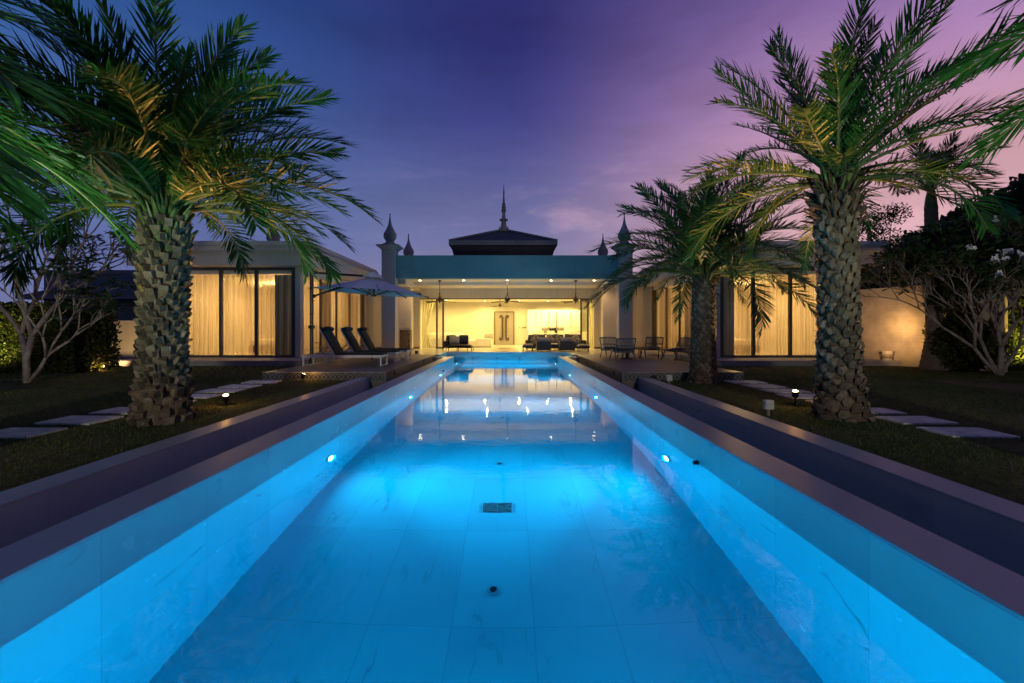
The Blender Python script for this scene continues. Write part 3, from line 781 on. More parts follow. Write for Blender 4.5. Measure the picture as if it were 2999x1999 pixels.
def wing(sgn):
    X = (lambda v: v) if sgn < 0 else (lambda v: v)
    if sgn < 0: xo, xi = -12.55, -7.35
    else: xo, xi = 12.35, 7.24
    a, b = min(xo, xi), max(xo, xi)
    m = MB(); m.box(a, b, 16.0, 29.0, -.3, -.002); vpart(m, 'floor', M['cream_tile'])
    # outer wall, back wall, piers
    m = MB(); m.box(xo, xo - sgn * .25, 16.0, 23.15, 0, 3.18); m.box(a + .0, b - .0, 23.15, 23.398, 0, 3.18); vpart(m, 'wall', M['stucco'])
    m = MB(); m.box(xi, xi + sgn * .18, 16.0, 16.28, 0, 3.18); vpart(m, 'pier', M['stucco'], bevel=.006)
    m = MB(); m.box(a + .26, b - .02, 23.09, 23.145, 0, 3.0); vpart(m, 'wall', M['interior'])
    m = MB(); m.box(xo - sgn * .255, xo - sgn * .30, 16.3, 23.085, 0, 3.0); vpart(m, 'wall', M['interior'])
    m = MB(); m.box(a + .02, b - .02, 16.22, 23.1, 2.97, 3.17); vpart(m, 'ceiling', M['ceiling'])
    # roof with moulded cornice
    m = MB()
    if sgn < 0: cornice(m, -13.0, -6.80, 15.5, 23.35, 0)
    else: cornice(m, 6.72, 12.85, 15.5, 23.35, 0)
    vpart(m, 'cornice', M['stucco'])
    # front windows
    fx = [-12.28, -11.45, -10.18, -8.93, -7.62] if sgn < 0 else [7.50, 8.62, 9.92, 11.2, 12.1]
    for i in range(4):
        x0, x1 = fx[i], fx[i + 1]
        m = MB(); m.box(x0, x0 + .05, 16.03, 16.13, .02, 3.178); m.box(x1 - .05, x1, 16.03, 16.13, .02, 3.178)
        m.box(x0 + .05, x1 - .05, 16.03, 16.13, 3.08, 3.178); m.box(x0 + .05, x1 - .05, 16.03, 16.13, .02, .085)
        o = vpart(m, 'window', M['frame'])
        m = MB(); m.box(x0 + .05, x1 - .05, 16.075, 16.081, .085, 3.08); m.build('pane', M['pane'], o)
    m = MB(); m.box(fx[0] - .2, fx[-1] + .2, 15.97, 16.2, -.01, .018); vpart(m, 'sill', M['concrete'], bevel=.004)
    # corner glazing frame beside the pier
    m = MB()
    if sgn < 0: m.box(-7.62, -7.535, 16.03, 16.13, .02, 3.178)
    else: m.box(7.425, 7.50, 16.03, 16.13, .02, 3.178)
    vpart(m, 'frame', M['frame'])
    # court side sliding glass
    ys = [16.30, 17.95, 19.6, 21.25, 22.9]
    for i in range(4):
        y0, y1 = ys[i], ys[i + 1]
        xa, xb = (xi - .13, xi - .06) if sgn < 0 else (xi + .06, xi + .13)
        m = MB(); m.box(xa, xb, y0, y0 + .04, .01, 3.178); m.box(xa, xb, y1 - .04, y1, .01, 3.178); m.box(xa, xb, y0 + .04, y1 - .04, 3.05, 3.178); m.box(xa, xb, y0 + .04, y1 - .04, .01, .08)
        o = vpart(m, 'window', M['bronze_frame'])
        xm = (xa + xb) / 2
        m = MB(); m.box(xm - .003, xm + .003, y0 + .04, y1 - .04, .08, 3.05); m.build('pane', M['pane'], o)
    m = MB(); m.box(xi - .01 if sgn < 0 else xi + .01, xi + sgn * .16, 22.93, 23.38, 0, 3.18); vpart(m, 'door_panel', M['brown_panel'])
    # room lights
    xc = (a + b) / 2
    for y in (17.9, 20.6): 
        for x in (xc - 1.3, xc + 1.3): downlight(x, y, 2.97, 75, (1, .60, .19), .045, 150)
    light('room_lamp', 'POINT', (xc, 19.6, 2.5), 290, (1, .60, .19), .2)
    # rooftop finial on a stepped base
    fxx = -10.27 if sgn < 0 else 10.1
    m = MB(); m.box(fxx - .55, fxx + .55, 19.3, 20.3, 4.0, 4.3); m.box(fxx - .42, fxx + .42, 19.4, 20.2, 4.3, 4.42); m.box(fxx - .32, fxx + .32, 19.5, 20.1, 4.42, 4.62)
    o = vpart(m, 'roof_pedestal', M['finial'], bevel=.01); finial(o, fxx, 19.8, 4.6)
wing(-1); wing(1)

# curtains hanging inside the glass
def curtain(m, name, mat, label, group): 
    xs = [p[0] for p in m.v]; ys = [p[1] for p in m.v]
    o = m.build(name, mat, smooth=True, origin=(sum(xs) / len(xs), sum(ys) / len(ys), .03)); tag(o, label, 'curtain', group); return o
G = 'curtains hanging inside the villa windows'
for i, (x0, x1, wd) in enumerate(((-12.2, -11.3, 'outermost'), (-11.3, -10.1, 'third from the drape'), (-10.1, -9.2, 'second from the drape'), (-9.2, -8.38, 'next to the dark drape'))):
    curtain(wavy(x0, 16.42, x1, 16.42, .03, 2.95, .04, .15, i), 'sheer_curtain', M['sheer'], f'glowing sheer curtain in the front window of the left wing, {wd}', G)
curtain(wavy(-8.40, 16.30, -7.62, 16.30, .03, 2.95, .03, .12, 11), 'drape', M['drape_grey'], 'dark grey green drape at the right end of the left wing front window', G)
for i, (x0, x1, wd) in enumerate(((8.05, 8.9, 'next to the dark drape'), (8.9, 9.9, 'second from the dark drape'), (9.9, 11.0, 'behind the thick palm trunk'), (11.0, 12.05, 'outermost beside the palm trunk'))):
    curtain(wavy(x0, 16.42, x1, 16.42, .03, 2.95, .04, .15, 20 + i), 'sheer_curtain', M['sheer'], f'glowing sheer curtain in the front window of the right wing, {wd}', G)
curtain(wavy(7.45, 16.30, 8.06, 16.30, .03, 2.95, .03, .12, 31), 'drape', M['drape_grey'], 'dark grey drape at the left end of the right wing front window', G)
for sg, x in ((-1, -7.66), (1, 7.56)):
    wd = 'left' if sg < 0 else 'right'
    for j, (y0, y1) in enumerate(((16.5, 18.4), (19.6, 21.6), (22.05, 22.9))):
        curtain(wavy(x, y0, x, y1, .03, 2.95, .035, .14, 40 + j + 10 * sg), 'sheer_curtain', M['sheer'], f'lit sheer curtain on the courtyard side of the {wd} wing, {["nearest the camera", "middle", "farthest"][j]}', G)
    for j, (y0, y1) in enumerate(((18.4, 19.6), (21.6, 22.05))):
        curtain(wavy(x + sg * .06, y0, x + sg * .06, y1, .03, 2.95, .05, .13, 60 + j + 10 * sg), 'drape', M['drape'], f'beige drape between sheers on the courtyard side of the {wd} wing, {["nearer", "farther"][j]} one', G)
curtain(wavy(-4.58, 23.82, -3.85, 23.82, .02, 2.72, .05, .13, 80, (-1, .32, .34)), 'tied_curtain', M['sheer_tied'], 'pale yellow sheer curtain tied back at the left of the living room opening', G)
curtain(wavy(3.95, 23.82, 4.40, 23.82, .02, 2.72, .05, .13, 81, (1, .35, .34)), 'tied_curtain', M['sheer_tied'], 'pale yellow sheer curtain tied back at the right of the living room opening', G)

# ------------------------------------------------------------------ furniture on the terraces
def rotY(a): return Matrix.Rotation(a, 3, 'Y')
def rotX(a): return Matrix.Rotation(a, 3, 'X')
def make_lounger():
    # local: x from -1.07 (head) to 1.07 (foot), y 0..0.72
    root = thing('sun_lounger', '', 'sun lounger', (0, 0, 0), 0, 'sun loungers under the parasol')
    m = MB()
    for y in (.0, .68): m.box(-1.07, 1.07, y, y + .045, .235, .30)
    m.box(-1.07, -1.025, .045, .68, .24, .295); m.box(1.025, 1.07, .045, .68, .24, .295); m.box(-.25, -.21, .045, .68, .25, .285)
    m.build('frame', M['white_metal'], root, bevel=.005)
    for x in (-1.05, 1.02):
        m = MB(); 
        for y in (.005, .665): m.box(x - .02, x + .02, y, y + .05, .0, .236)
        m.box(x - .02, x + .02, .055, .665, .0, .03); m.build('leg_loop', M['white_metal'], root, bevel=.006)
    a = R(60); px, pz = -.22, .31
    dx, dz = -math.cos(a), math.sin(a)
    m = MB()
    for y in (.03, .69): m.bar((px, y, pz), (px + dx * .80, y, pz + dz * .80), .03, .03)
    m.bar((px + dx * .80, .03, pz + dz * .80), (px + dx * .80, .69, pz + dz * .80), .03)
    m.build('backrest_frame', M['white_metal'], root)
    m = MB()
    for y in (.09, .61): m.bar((px + dx * .36, y, pz + dz * .36), (px - .46, y, .27), .022)
    m.bar((px + dx * .36 - .08, .09, pz + dz * .36 - .12), (px + dx * .36 - .08, .61, pz + dz * .36 - .12), .018)
    m.build('prop', M['white_metal'], root)
    nx, nz = math.sin(a), math.cos(a)
    def slab(p0, p1, th, up, y0=.04, y1=.68, name='x', seg=8):
        m = MB(); p0 = Vector(p0); p1 = Vector(p1); up = Vector(up)
        c = []
        for i in range(seg + 1):
            t = i / seg; q = p0.lerp(p1, t); puff = th * (.82 + .18 * math.sin(pi * t))
            for (yy, hh) in ((y0, 0), (y0, .75), (y0 + .03, 1), ((y0 + y1) / 2, 1.08), (y1 - .03, 1), (y1, .75), (y1, 0)):
                c.append((q.x + up.x * puff * hh, yy, q.z + up.z * puff * hh))
        f = []
        for i in range(seg):
            for k in range(6):
                A = i * 7 + k; f.append((A, A + 1, A + 8, A + 7))
            f.append((i * 7 + 6, i * 7, i * 7 + 7, i * 7 + 13))
        f.append(tuple(range(6, -1, -1))); f.append(tuple(seg * 7 + k for k in range(7)))
        m.add(c, f); return m
    slab((px, 0, .302), (1.04, 0, .302), .055, (0, 0, 1)).build('seat_cushion', M['cushion_dark'], root, smooth=True, auto=50)
    slab((px + nx * .016, 0, pz + nz * .016), (px + dx * .82 + nx * .016, 0, pz + dz * .82 + nz * .016), .055, (nx, 0, nz)).build('back_cushion', M['cushion_dark'], root, smooth=True, auto=50)
    m = MB(); q = Vector((px + dx * .74 + nx * .10, 0, pz + dz * .74 + nz * .10))
    m.tube([(q.x, .05, q.z), (q.x, .075, q.z), (q.x, .15, q.z), (q.x, .36, q.z + .01), (q.x, .57, q.z), (q.x, .645, q.z), (q.x, .67, q.z)], [.03, .055, .066, .07, .066, .055, .03], 14)
    m.build('head_roll', M['cushion_black'], root, smooth=True)
    m = MB(); m.box(.78, .80, .0, .05, .17, .31); m.build('strap', M['cushion_black'], root)
    return root
L0 = make_lounger(); L0.location = (-4.49, 12.24, 0); L0.rotation_euler = (0, 0, R(1.2))
L0['label'] = 'sun lounger with dark sling cushion nearest to the camera in the parasol row'
dup(L0, (-4.47, 13.70, 0), R(.6), 'sun lounger with dark cushion in the middle of the row of three')
dup(L0, (-4.44, 15.05, 0), R(0), 'sun lounger with dark cushion at the back of the row, next to the house')

# cantilever parasol
par = thing('cantilever_parasol', 'pale octagonal cantilever parasol on a steel side post over the loungers', 'parasol', (-6.08, 14.0, LAWN))
m = MB(); m.tube([(-6.08, 14.0, LAWN), (-6.08, 14.0, 2.83)], .054, 20); m.build('post', m_simple('dark_blue_post', rgb(.07, .08, .10), .3, .6, var=.05), par, smooth=True, auto=40)
m = MB(); m.box(-6.5, -5.77, 13.6, 14.4, LAWN, LAWN + .07); m.tube([(-6.08, 14.0, LAWN + .07), (-6.08, 14, LAWN + .26)], [.10, .075], 18); m.build('base', M['dark_metal'], par, bevel=.01)
m = MB(); m.tube([(-6.08, 14.0, 2.83), (-6.08, 14, 2.85)], .06, 18)
for z in (2.74, 2.02): m.box(-6.04, -5.96, 13.96, 14.04, z - .05, z + .05)
m.box(-6.15, -6.0, 13.93, 14.07, 1.02, 1.12); m.tube([(-6.0, 14, .58), (-5.86, 14, .58)], .012, 8); m.tube([(-6.02, 14, 1.88), (-5.98, 14, 1.88)], .014, 8)
m.build('bracket', M['dark_metal'], par)
PC = Vector((-4.22, 14.1, 2.66)); RIM = 1.72; tilt = R(3.2)
def cpt(r, ang, drop):
    p = Vector((r * math.cos(ang), r * math.sin(ang), -drop))
    p = Matrix.Rotation(tilt, 3, 'Y') @ p
    return PC + p
m = MB(); m.bar((-6.0, 14, 2.74), cpt(.10, pi, .03), .045, .06); m.bar((-6.0, 14, 2.02), cpt(.72, pi, .30), .04, .055); m.build('arm', M['dark_metal'], par)
angs = [R(22.5 + 45 * k) for k in range(8)]
m = MB(); vs = [tuple(PC)]; fs = []
NR = 6
for j in range(1, NR + 1):
    t = j / NR
    for k in range(8):
        for q in range(6):
            s = q / 6; a0, a1 = angs[k], angs[k] + R(45) 
            p0, p1 = cpt(RIM * t, a0, .06 + .46 * t), cpt(RIM * t, a1, .06 + .46 * t)
            p = p0.lerp(p1, s); mid = 1 - (2 * s - 1) ** 2
            inward = (PC - p); inward.z = 0
            p = p + inward * (.055 * mid * t * t) + Vector((0, 0, .03 * mid * t * (1 - t)))
            vs.append(tuple(p))
NN = 48
for k in range(NN): fs.append((0, 1 + k, 1 + (k + 1) % NN))
for j in range(NR - 1):
    for k in range(NN):
        a = 1 + j * NN + k; b = 1 + j * NN + (k + 1) % NN; fs.append((a, a + NN, b + NN, b))
m.add(vs, fs); can = m.build('canopy', M['canopy'], par)
m = MB()
vs = [tuple(PC + Vector((0, 0, .13)))]; fs = []
for j, (r, d) in enumerate(((.10, -.10), (.22, -.03), (.34, .075))):
    for k in range(16):
        vs.append(tuple(cpt(r * (1 if k % 2 == 0 else .96), R(22.5 * k + 22.5), d)))
for k in range(16): fs.append((0, 1 + k, 1 + (k + 1) % 16))
for j in range(2):
    for k in range(16):
        a = 1 + j * 16 + k; b = 1 + j * 16 + (k + 1) % 16; fs.append((a, a + 16, b + 16, b))
m.add(vs, fs); m.build('vent', M['canopy'], can)
hubb = PC + Vector((.02, 0, -.62))
m = MB(); m.tube([PC + Vector((0, 0, -.02)), hubb], .022, 12); m.lathe([(-.03, .03), (-.02, .075), (.03, .075), (.04, .03)], tuple(hubb), 16); m.build('hub', M['dark_metal'], par)
for a in angs:
    m = MB(); m.bar(cpt(.08, a, .10), cpt(RIM * 1.01, a, .535), .018, .026)
    tip = cpt(RIM * 1.0, a, .53); m.tube([tip, cpt(RIM * 1.035, a, .545)], .024, 8)
    rb = m.build('rib', M['dark_metal'], par)
    m = MB(); m.bar(tuple(hubb), cpt(RIM * .55, a, .345), .016, .02); m.build('strut', M['dark_metal'], rb)

# low lounge chairs round a table, right terrace
def make_chair(mat, cross=False):
    root = thing('terrace_chair', '', 'chair', (0, 0, 0), 0, 'low lounge chairs on the right terrace')
    # faces -Y (seat front at -Y); back leans to +Y
    fr = MB(); hw = .29
    for x in (-hw, hw):
        fr.tube([(x, -.30, .33), (x, .22, .27)], .021, 8); fr.tube([(x, .20, .26), (x * 1.0, .42, .70)], .021, 8)
    fr.tube([(-hw, .42, .70), (0, .425, .715), (hw, .42, .70)], .024, 8); fr.tube([(-hw, -.30, .33), (hw, -.30, .33)], .016, 8)
    fr.tube([(-hw, .31, .48), (hw, .31, .48)], .018, 8); fr.tube([(-hw, .21, .27), (hw, .21, .27)], .015, 8)
    fr.build('frame', mat, root, smooth=True)
    for x, y0, y1 in ((-hw, -.20, -.36), (hw, -.20, -.36), (-hw, .14, .34), (hw, .14, .34)):
        m = MB(); m.tube([(x, y0, .31), (x * 1.06, y1, .0)], [.024, .017], 8); m.build('leg', mat, root, smooth=True)
    m = MB()
    if cross:
        for k in range(-9, 16):
            for s in (1, -1):
                x0 = -hw + k * .055; pts = []
                for t in (0, .5, 1.0):
                    xx = (x0 + t * .40) * s
                    if abs(xx) <= hw: pts.append((xx, .20 + .22 * t, .26 + .44 * t))
                if len(pts) >= 2: m.tube(pts, .008, 5)
    else:
        for k in range(11):
            x = -hw + .05 + k * (2 * hw - .10) / 10; m.tube([(x, .21, .27), (x, .42, .70)], .012, 5)
    m.build('back_slats', mat, root)
    m = MB(); m.pillow((0, -.04, .335), .56, .52, .09, rotX(R(6.5))); m.build('seat_cushion', M['cushion_black'], root, smooth=True)
    return root
c0 = make_chair(M['teal_metal']); c0.location = (3.62, 14.55, 0); c0.rotation_euler = (0, 0, R(184)); c0['label'] = 'blue grey slatted lounge chair with its back to the camera, nearest the pool corner'
dup(c0, (3.62, 16.1, 0), R(150), 'slatted lounge chair behind the blue grey chair, beside the dark pillar')
c1 = make_chair(M['bronze_rope'], True); c1.location = (4.98, 15.9, 0); c1.rotation_euler = (0, 0, R(-32)); c1['label'] = 'woven lounge chair right of the low table, facing left toward the camera'
dup(c1, (5.42, 14.75, 0), R(-68), 'woven lounge chair farthest right on the terrace, seen side on')
t = thing('low_table', 'low round dark table between the four lounge chairs', 'table', (4.32, 15.75, 0))
m = MB(); m.lathe([(.325, .47), (.335, .48), (.35, .47)], (4.32, 15.75, 0), 36); m.build('table_top', M['dark_metal'], t)
for a in (40, 160, 280):
    m = MB(); m.tube([(4.32 + .40 * math.cos(R(a)), 15.75 + .40 * math.sin(R(a)), 0), (4.32 + .34 * math.cos(R(a)), 15.75 + .34 * math.sin(R(a)), .325)], .012, 8); m.build('leg', M['dark_metal'], t)
t = thing('parasol_base', 'small dark parasol base stand on the floor by the blue grey chair', 'stand', (3.95, 15.3, 0))
m = MB(); m.lathe([(0, .20), (.03, .2), (.045, .05), (.24, .045), (.25, .03)], (3.95, 15.3, 0), 20); m.build('stand', M['dark_metal'], t)

# towel cabinet beside the left column
t = thing('towel_cabinet', 'brown open shelf cabinet with rail by the left patio column', 'cabinet', (-4.78, 20.95, 0))
m = MB(); m.box(-5.03, -4.63, 20.85, 20.89, .0, .98); m.box(-5.03, -4.99, 20.89, 21.25, 0, .98); m.box(-4.57, -4.54, 20.85, 21.25, 0, .98); m.box(-4.66, -4.63, 20.89, 21.25, 0, .98); m.build('carcass', M['brown_panel'], t, bevel=.004)
for z in (.08, .32, .58, .84): m = MB(); m.box(-4.63, -4.57, 20.87, 21.23, z, z + .025); m.build('shelf', M['white_fabric'], t)
m = MB(); m.tube([(-5.03, 20.87, .98), (-5.03, 20.87, 1.04), (-4.56, 20.87, 1.04), (-4.56, 20.87, .98)], .012, 8); m.build('rail', M['steel'], t)
m = MB(); m.box(-3.86, -3.74, 18.62, 18.74, 0, .11); o = m.build('floor_box', M['dark_metal'], origin=(-3.8, 18.68, 0), bevel=.008); tag(o, 'small black cube box on the cream patio floor left of the pool end', 'box')

# ------------------------------------------------------------------ furniture on the patio and inside
def legs(root, pts, h, r=.018, mat=None, z0=0):
    for x, y in pts:
        m = MB(); m.tube([(x, y, z0), (x, y, z0 + h)], [r * .75, r], 8); m.build('leg', mat or M['dark_metal'], root)
t = thing('daybed', 'low day bed with dark seat cushion at the left of the patio', 'day bed', (-2.35, 20.9, 0))
m = MB(); m.box(-3.02, -1.66, 20.45, 21.5, .15, .20); m.box(-3.02, -2.84, 20.75, 21.5, .20, .46); m.box(-3.02, -1.98, 21.38, 21.5, .20, .46); m.build('frame', M['woven'], t, bevel=.012)
legs(t, [(-2.98, 20.48), (-1.70, 20.48), (-2.75, 20.6), (-2.35, 20.5), (-2.29, 20.5), (-1.9, 20.55), (-2.98, 21.45), (-1.70, 21.45)], .15)
m = MB(); m.pillow((-2.24, 20.93, .25), 1.16, .95, .13); m.build('seat_cushion', M['cushion_black'], t, smooth=True)
for x, mt, lb, a in ((-2.72, 'cushion_black', 'black scatter cushion at the left end of the day bed', 20), (-2.52, 'cushion_grey', 'grey scatter cushion leaning in front of the black one on the day bed', 32), (-2.12, 'cushion_black', 'black scatter cushion at the right of the day bed back', 14)):
    m = MB(); y = 21.2 if mt == 'cushion_black' else 20.95
    m.pillow((0, 0, 0), .46, .44, .17, Matrix.Rotation(R(random.uniform(-8, 8)), 3, 'Z') @ rotX(R(90 - a))); o = m.build('scatter_cushion', M[mt], smooth=True); o.location = (x, y, .52 if mt == 'cushion_black' else .49)
    tag(o, lb, 'cushion', 'scatter cushions on the day bed')
def armchair(x0, x1):
    t = thing('armchair', '', 'armchair', ((x0 + x1) / 2, 20.75, 0), 0, 'woven armchairs with their backs to the pool')
    m = MB(); m.box(x0, x1, 20.42, 20.52, .05, .46); m.box(x0, x0 + .09, 20.52, 21.12, .05, .42); m.box(x1 - .09, x1, 20.52, 21.12, .05, .42); m.box(x0 + .09, x1 - .09, 20.52, 21.12, .05, .22); m.build('woven_body', M['woven'], t, bevel=.02)
    m = MB(); m.pillow(((x0 + x1) / 2, 20.86, .28), x1 - x0 - .2, .55, .13); m.build('seat_cushion', M['cushion_grey'], t, smooth=True)
    m = MB(); m.pillow(((x0 + x1) / 2, 20.62, .46), x1 - x0 - .12, .36, .16, rotX(R(80))); m.build('back_cushion', M['cushion_grey'], t, smooth=True)
    legs(t, [(x0 + .05, 20.46), (x1 - .05, 20.46), (x0 + .05, 21.07), (x1 - .05, 21.07)], .06)
    return t
t = armchair(1.24, 1.87); t['label'] = 'dark woven armchair with grey cushions, left one of the pair seen from behind'
t = armchair(2.27, 2.95); t['label'] = 'dark woven armchair with grey cushions, right one of the pair seen from behind'
def ottoman(x0, x1, y, lab):
    t = thing('ottoman', lab, 'ottoman', ((x0 + x1) / 2, y, 0), 0, 'dark upholstered ottomans on the patio')
    m = MB(); m.box(x0, x1, y - .25, y + .25, .17, .235); m.build('frame', M['woven'], t, bevel=.01)
    m = MB(); m.pillow(((x0 + x1) / 2, y, .275), x1 - x0 + .01, .51, .12, p=5); m.build('cushion', M['cushion_grey'], t, smooth=True)
    legs(t, [(x0 + .04, y - .2), (x1 - .04, y - .2), (x0 + .04, y + .2), (x1 - .04, y + .2)], .17)
ottoman(.59, 1.09, 20.6, 'dark ottoman at the left of the armchair pair')
ottoman(3.05, 3.56, 20.35, 'dark ottoman at the right of the armchair pair')
t = thing('coffee_table', 'small white topped coffee table between the two woven armchairs', 'coffee table', (2.07, 21.1, 0))
m = MB(); m.box(1.92, 2.24, 20.9, 21.5, .30, .33); m.build('table_top', M['white_metal'], t); m = MB(); m.box(1.92, 2.24, 20.9, 21.5, .19, .297); m.build('apron', M['woven'], t)
legs(t, [(1.95, 20.94), (2.2, 20.94), (2.05, 20.94), (2.12, 20.94), (1.95, 21.4), (2.2, 21.4)], .19, .012)
t = thing('patio_sofa', 'long dark sofa behind the armchairs, in front of the dining table', 'sofa', (2.25, 22.3, 0))
m = MB(); m.box(.80, 3.72, 21.9, 22.7, .06, .24); m.box(.80, .92, 21.9, 22.7, .24, .46); m.box(3.60, 3.72, 21.9, 22.7, .24, .46); m.box(.92, 3.60, 22.58, 22.7, .24, .50); m.build('frame', M['woven'], t, bevel=.012)
for x in (1.36, 2.26, 3.16):
    m = MB(); m.pillow((x, 22.2, .30), .88, .66, .14); m.build('seat_cushion', M['blue_fabric'], t, smooth=True)
    m = MB(); m.pillow((x, 22.5, .52), .88, .46, .18, rotX(R(78))); m.build('back_cushion', M['blue_fabric'], t, smooth=True)
legs(t, [(.86, 21.95), (3.66, 21.95), (.86, 22.65), (3.66, 22.65)], .07)
def m_batik():
    t_ = NT('batik_fabric'); v = t_.coords(); n = t_.n('ShaderNodeTexVoronoi', feature='DISTANCE_TO_EDGE'); t_.l(v, n.inputs['Vector']); n.inputs['Scale'].default_value = 14
    return t_.done(t_.bsdf(t_.mix(t_.math('LESS_THAN', n.outputs['Distance'], .10), rgb(.04, .045, .06), rgb(.45, .42, .36)), .85))
M['batik'] = m_batik()
for x, a, wd in ((1.30, 38, 'far left'), (1.95, -38, 'left of centre'), (2.42, 36, 'right of centre'), (3.22, -36, 'far right')):
    m = MB(); m.pillow((0, 0, 0), .44, .44, .15, Matrix.Rotation(R(a), 3, 'Y') @ rotX(R(74))); o = m.build('patterned_cushion', M['batik'], smooth=True); o.location = (x, 22.16, .49)
    tag(o, f'black and white patterned cushion on the dark patio sofa, {wd}', 'cushion', 'patterned cushions on the patio sofa')
t = thing('white_sofa', 'white L shaped sofa with loose cushions at the left of the living room', 'sofa', (-2.8, 25.6, 0))
m = MB(); m.box(-4.6, -2.42, 25.0, 25.22, .03, .53); m.box(-4.6, -2.42, 25.22, 26.1, .03, .36); m.box(-2.42, -1.86, 25.05, 26.6, .03, .34); m.box(-1.86, -.98, 25.05, 25.28, .03, .50); m.box(-1.86, -.98, 25.28, 26.9, .03, .36); m.build('body', M['white_fabric'], t, bevel=.03)
for x in (-4.25, -3.55, -2.85):
    m = MB(); m.pillow((x, 25.42, .60), .70, .42, .26, rotX(R(80))); m.build('back_cushion', M['white_fabric'], t, smooth=True)
m = MB(); m.pillow((-2.14, 25.8, .37), .56, 1.5, .12); m.build('seat_cushion', M['white_fabric'], t, smooth=True)
m = MB(); m.pillow((0, 0, 0), .5, .44, .2, rotX(R(40))); o = m.build('scatter_cushion', M['cushion_grey'], smooth=True); o.location = (-1.18, 26.0, .58); tag(o, 'pale grey cushion on the right end of the white sofa', 'cushion')
t = thing('rug', 'brown low rug edge in front of the living room door', 'rug', (-.3, 23.9, 0))
m = MB(); m.box(-.62, .12, 23.75, 24.2, .002, .014); m.build('pile', M['brown_panel'], t)
t = thing('dining_table', 'long white dining table with dark legs behind the patio sofa', 'dining table', (2.7, 26.9, 0))
m = MB(); m.box(1.45, 3.95, 26.65, 27.5, .72, .76); m.build('table_top', M['white_metal'], t, bevel=.004)
m = MB(); m.box(1.5, 3.9, 26.75, 27.4, .64, .718); m.build('apron', M['wood_dark'], t)
legs(t, [(1.52, 26.75), (3.88, 26.75), (1.52, 27.4), (3.88, 27.4)], .64, .03)
for i, x in enumerate((1.77, 2.38, 2.99, 3.66)):
    t = thing('dining_chair', f'white high back dining chair at the long table, {["first", "second", "third", "fourth"][i]} from the left', 'dining chair', (x, 26.4, 0), 0, 'white dining chairs at the long table')
    m = MB(); m.box(x - .22, x + .22, 26.15, 26.21, .46, .91); m.build('backrest', M['white_fabric'], t, bevel=.015)
    m = MB(); m.box(x - .22, x + .22, 26.21, 26.62, .42, .48); m.build('seat', M['white_fabric'], t, bevel=.012)
    legs(t, [(x - .19, 26.2), (x + .19, 26.2), (x - .19, 26.58), (x + .19, 26.58)], .42, .016)
m = MB(); m.lathe([(0, .05), (.03, .09), (.08, .10), (.13, .06), (.15, .03), (.17, .05)], (0, 0, 0), 18); o = m.build('vase', M['black_glass'], smooth=True); o.location = (2.82, 26.9, .76); tag(o, 'small round black vase on the white dining table', 'vase')
t = thing('kitchen_cabinets', 'white wall of tall kitchen cabinets with dark appliance niche', 'kitchen cabinet', (2.9, 29.3, 0))
xs = [1.17, 1.70, 2.06, 2.53, 3.02, 3.48, 3.93, 4.55]
for i in range(7):
    for z0, z1 in ((.02, 1.10), (1.115, 1.86), (1.87, 2.235)):
        if 2 <= i <= 4 and z0 < .5: z1 = .76
        m = MB(); m.box(xs[i] + .006, xs[i + 1] - .006, 29.0, 29.03, z0, z1); m.build('cabinet_door', M['cabinet'], t, bevel=.003)
m = MB(); m.box(1.17, 4.55, 29.045, 29.48, 0, 2.24); m.build('carcass', M['niche'], t)
for x in (1.70, 2.53, 3.02, 3.93): m = MB(); m.box(x - .022, x + .022, 28.985, 29.04, 1.115, 2.1); m.build('cabinet_handle', M['black_glass'], t)
for x0, x1, mt in ((2.10, 2.50, 'niche'), (2.56, 2.99, 'black_glass'), (3.05, 3.45, 'niche')):
    m = MB(); m.box(x0, x1, 29.02, 29.043, .80, 1.09); o = m.build('oven', M[mt], t)
    m = MB(); m.tube([(x0 + .05, 29.0, 1.04), (x1 - .05, 29.0, 1.04)], .008, 6); m.build('handle', M['steel'], o)
t = thing('kitchen_island', 'white kitchen island behind the right end of the dining table', 'kitchen island', (4.4, 28.0, 0))
m = MB(); m.box(3.95, 5.0, 27.8, 28.5, 0, .86); m.build('body', M['cabinet'], t); m = MB(); m.box(3.92, 5.03, 27.77, 28.53, .863, .90); m.build('counter', M['cream_tile'], t, bevel=.004)
m = MB(); m.tube([(4.1, 28.2, .90), (4.1, 28.2, 1.12), (4.12, 28.16, 1.17), (4.16, 28.05, 1.17), (4.17, 28.03, 1.12)], .012, 8); m.build('tap', M['steel'], t)

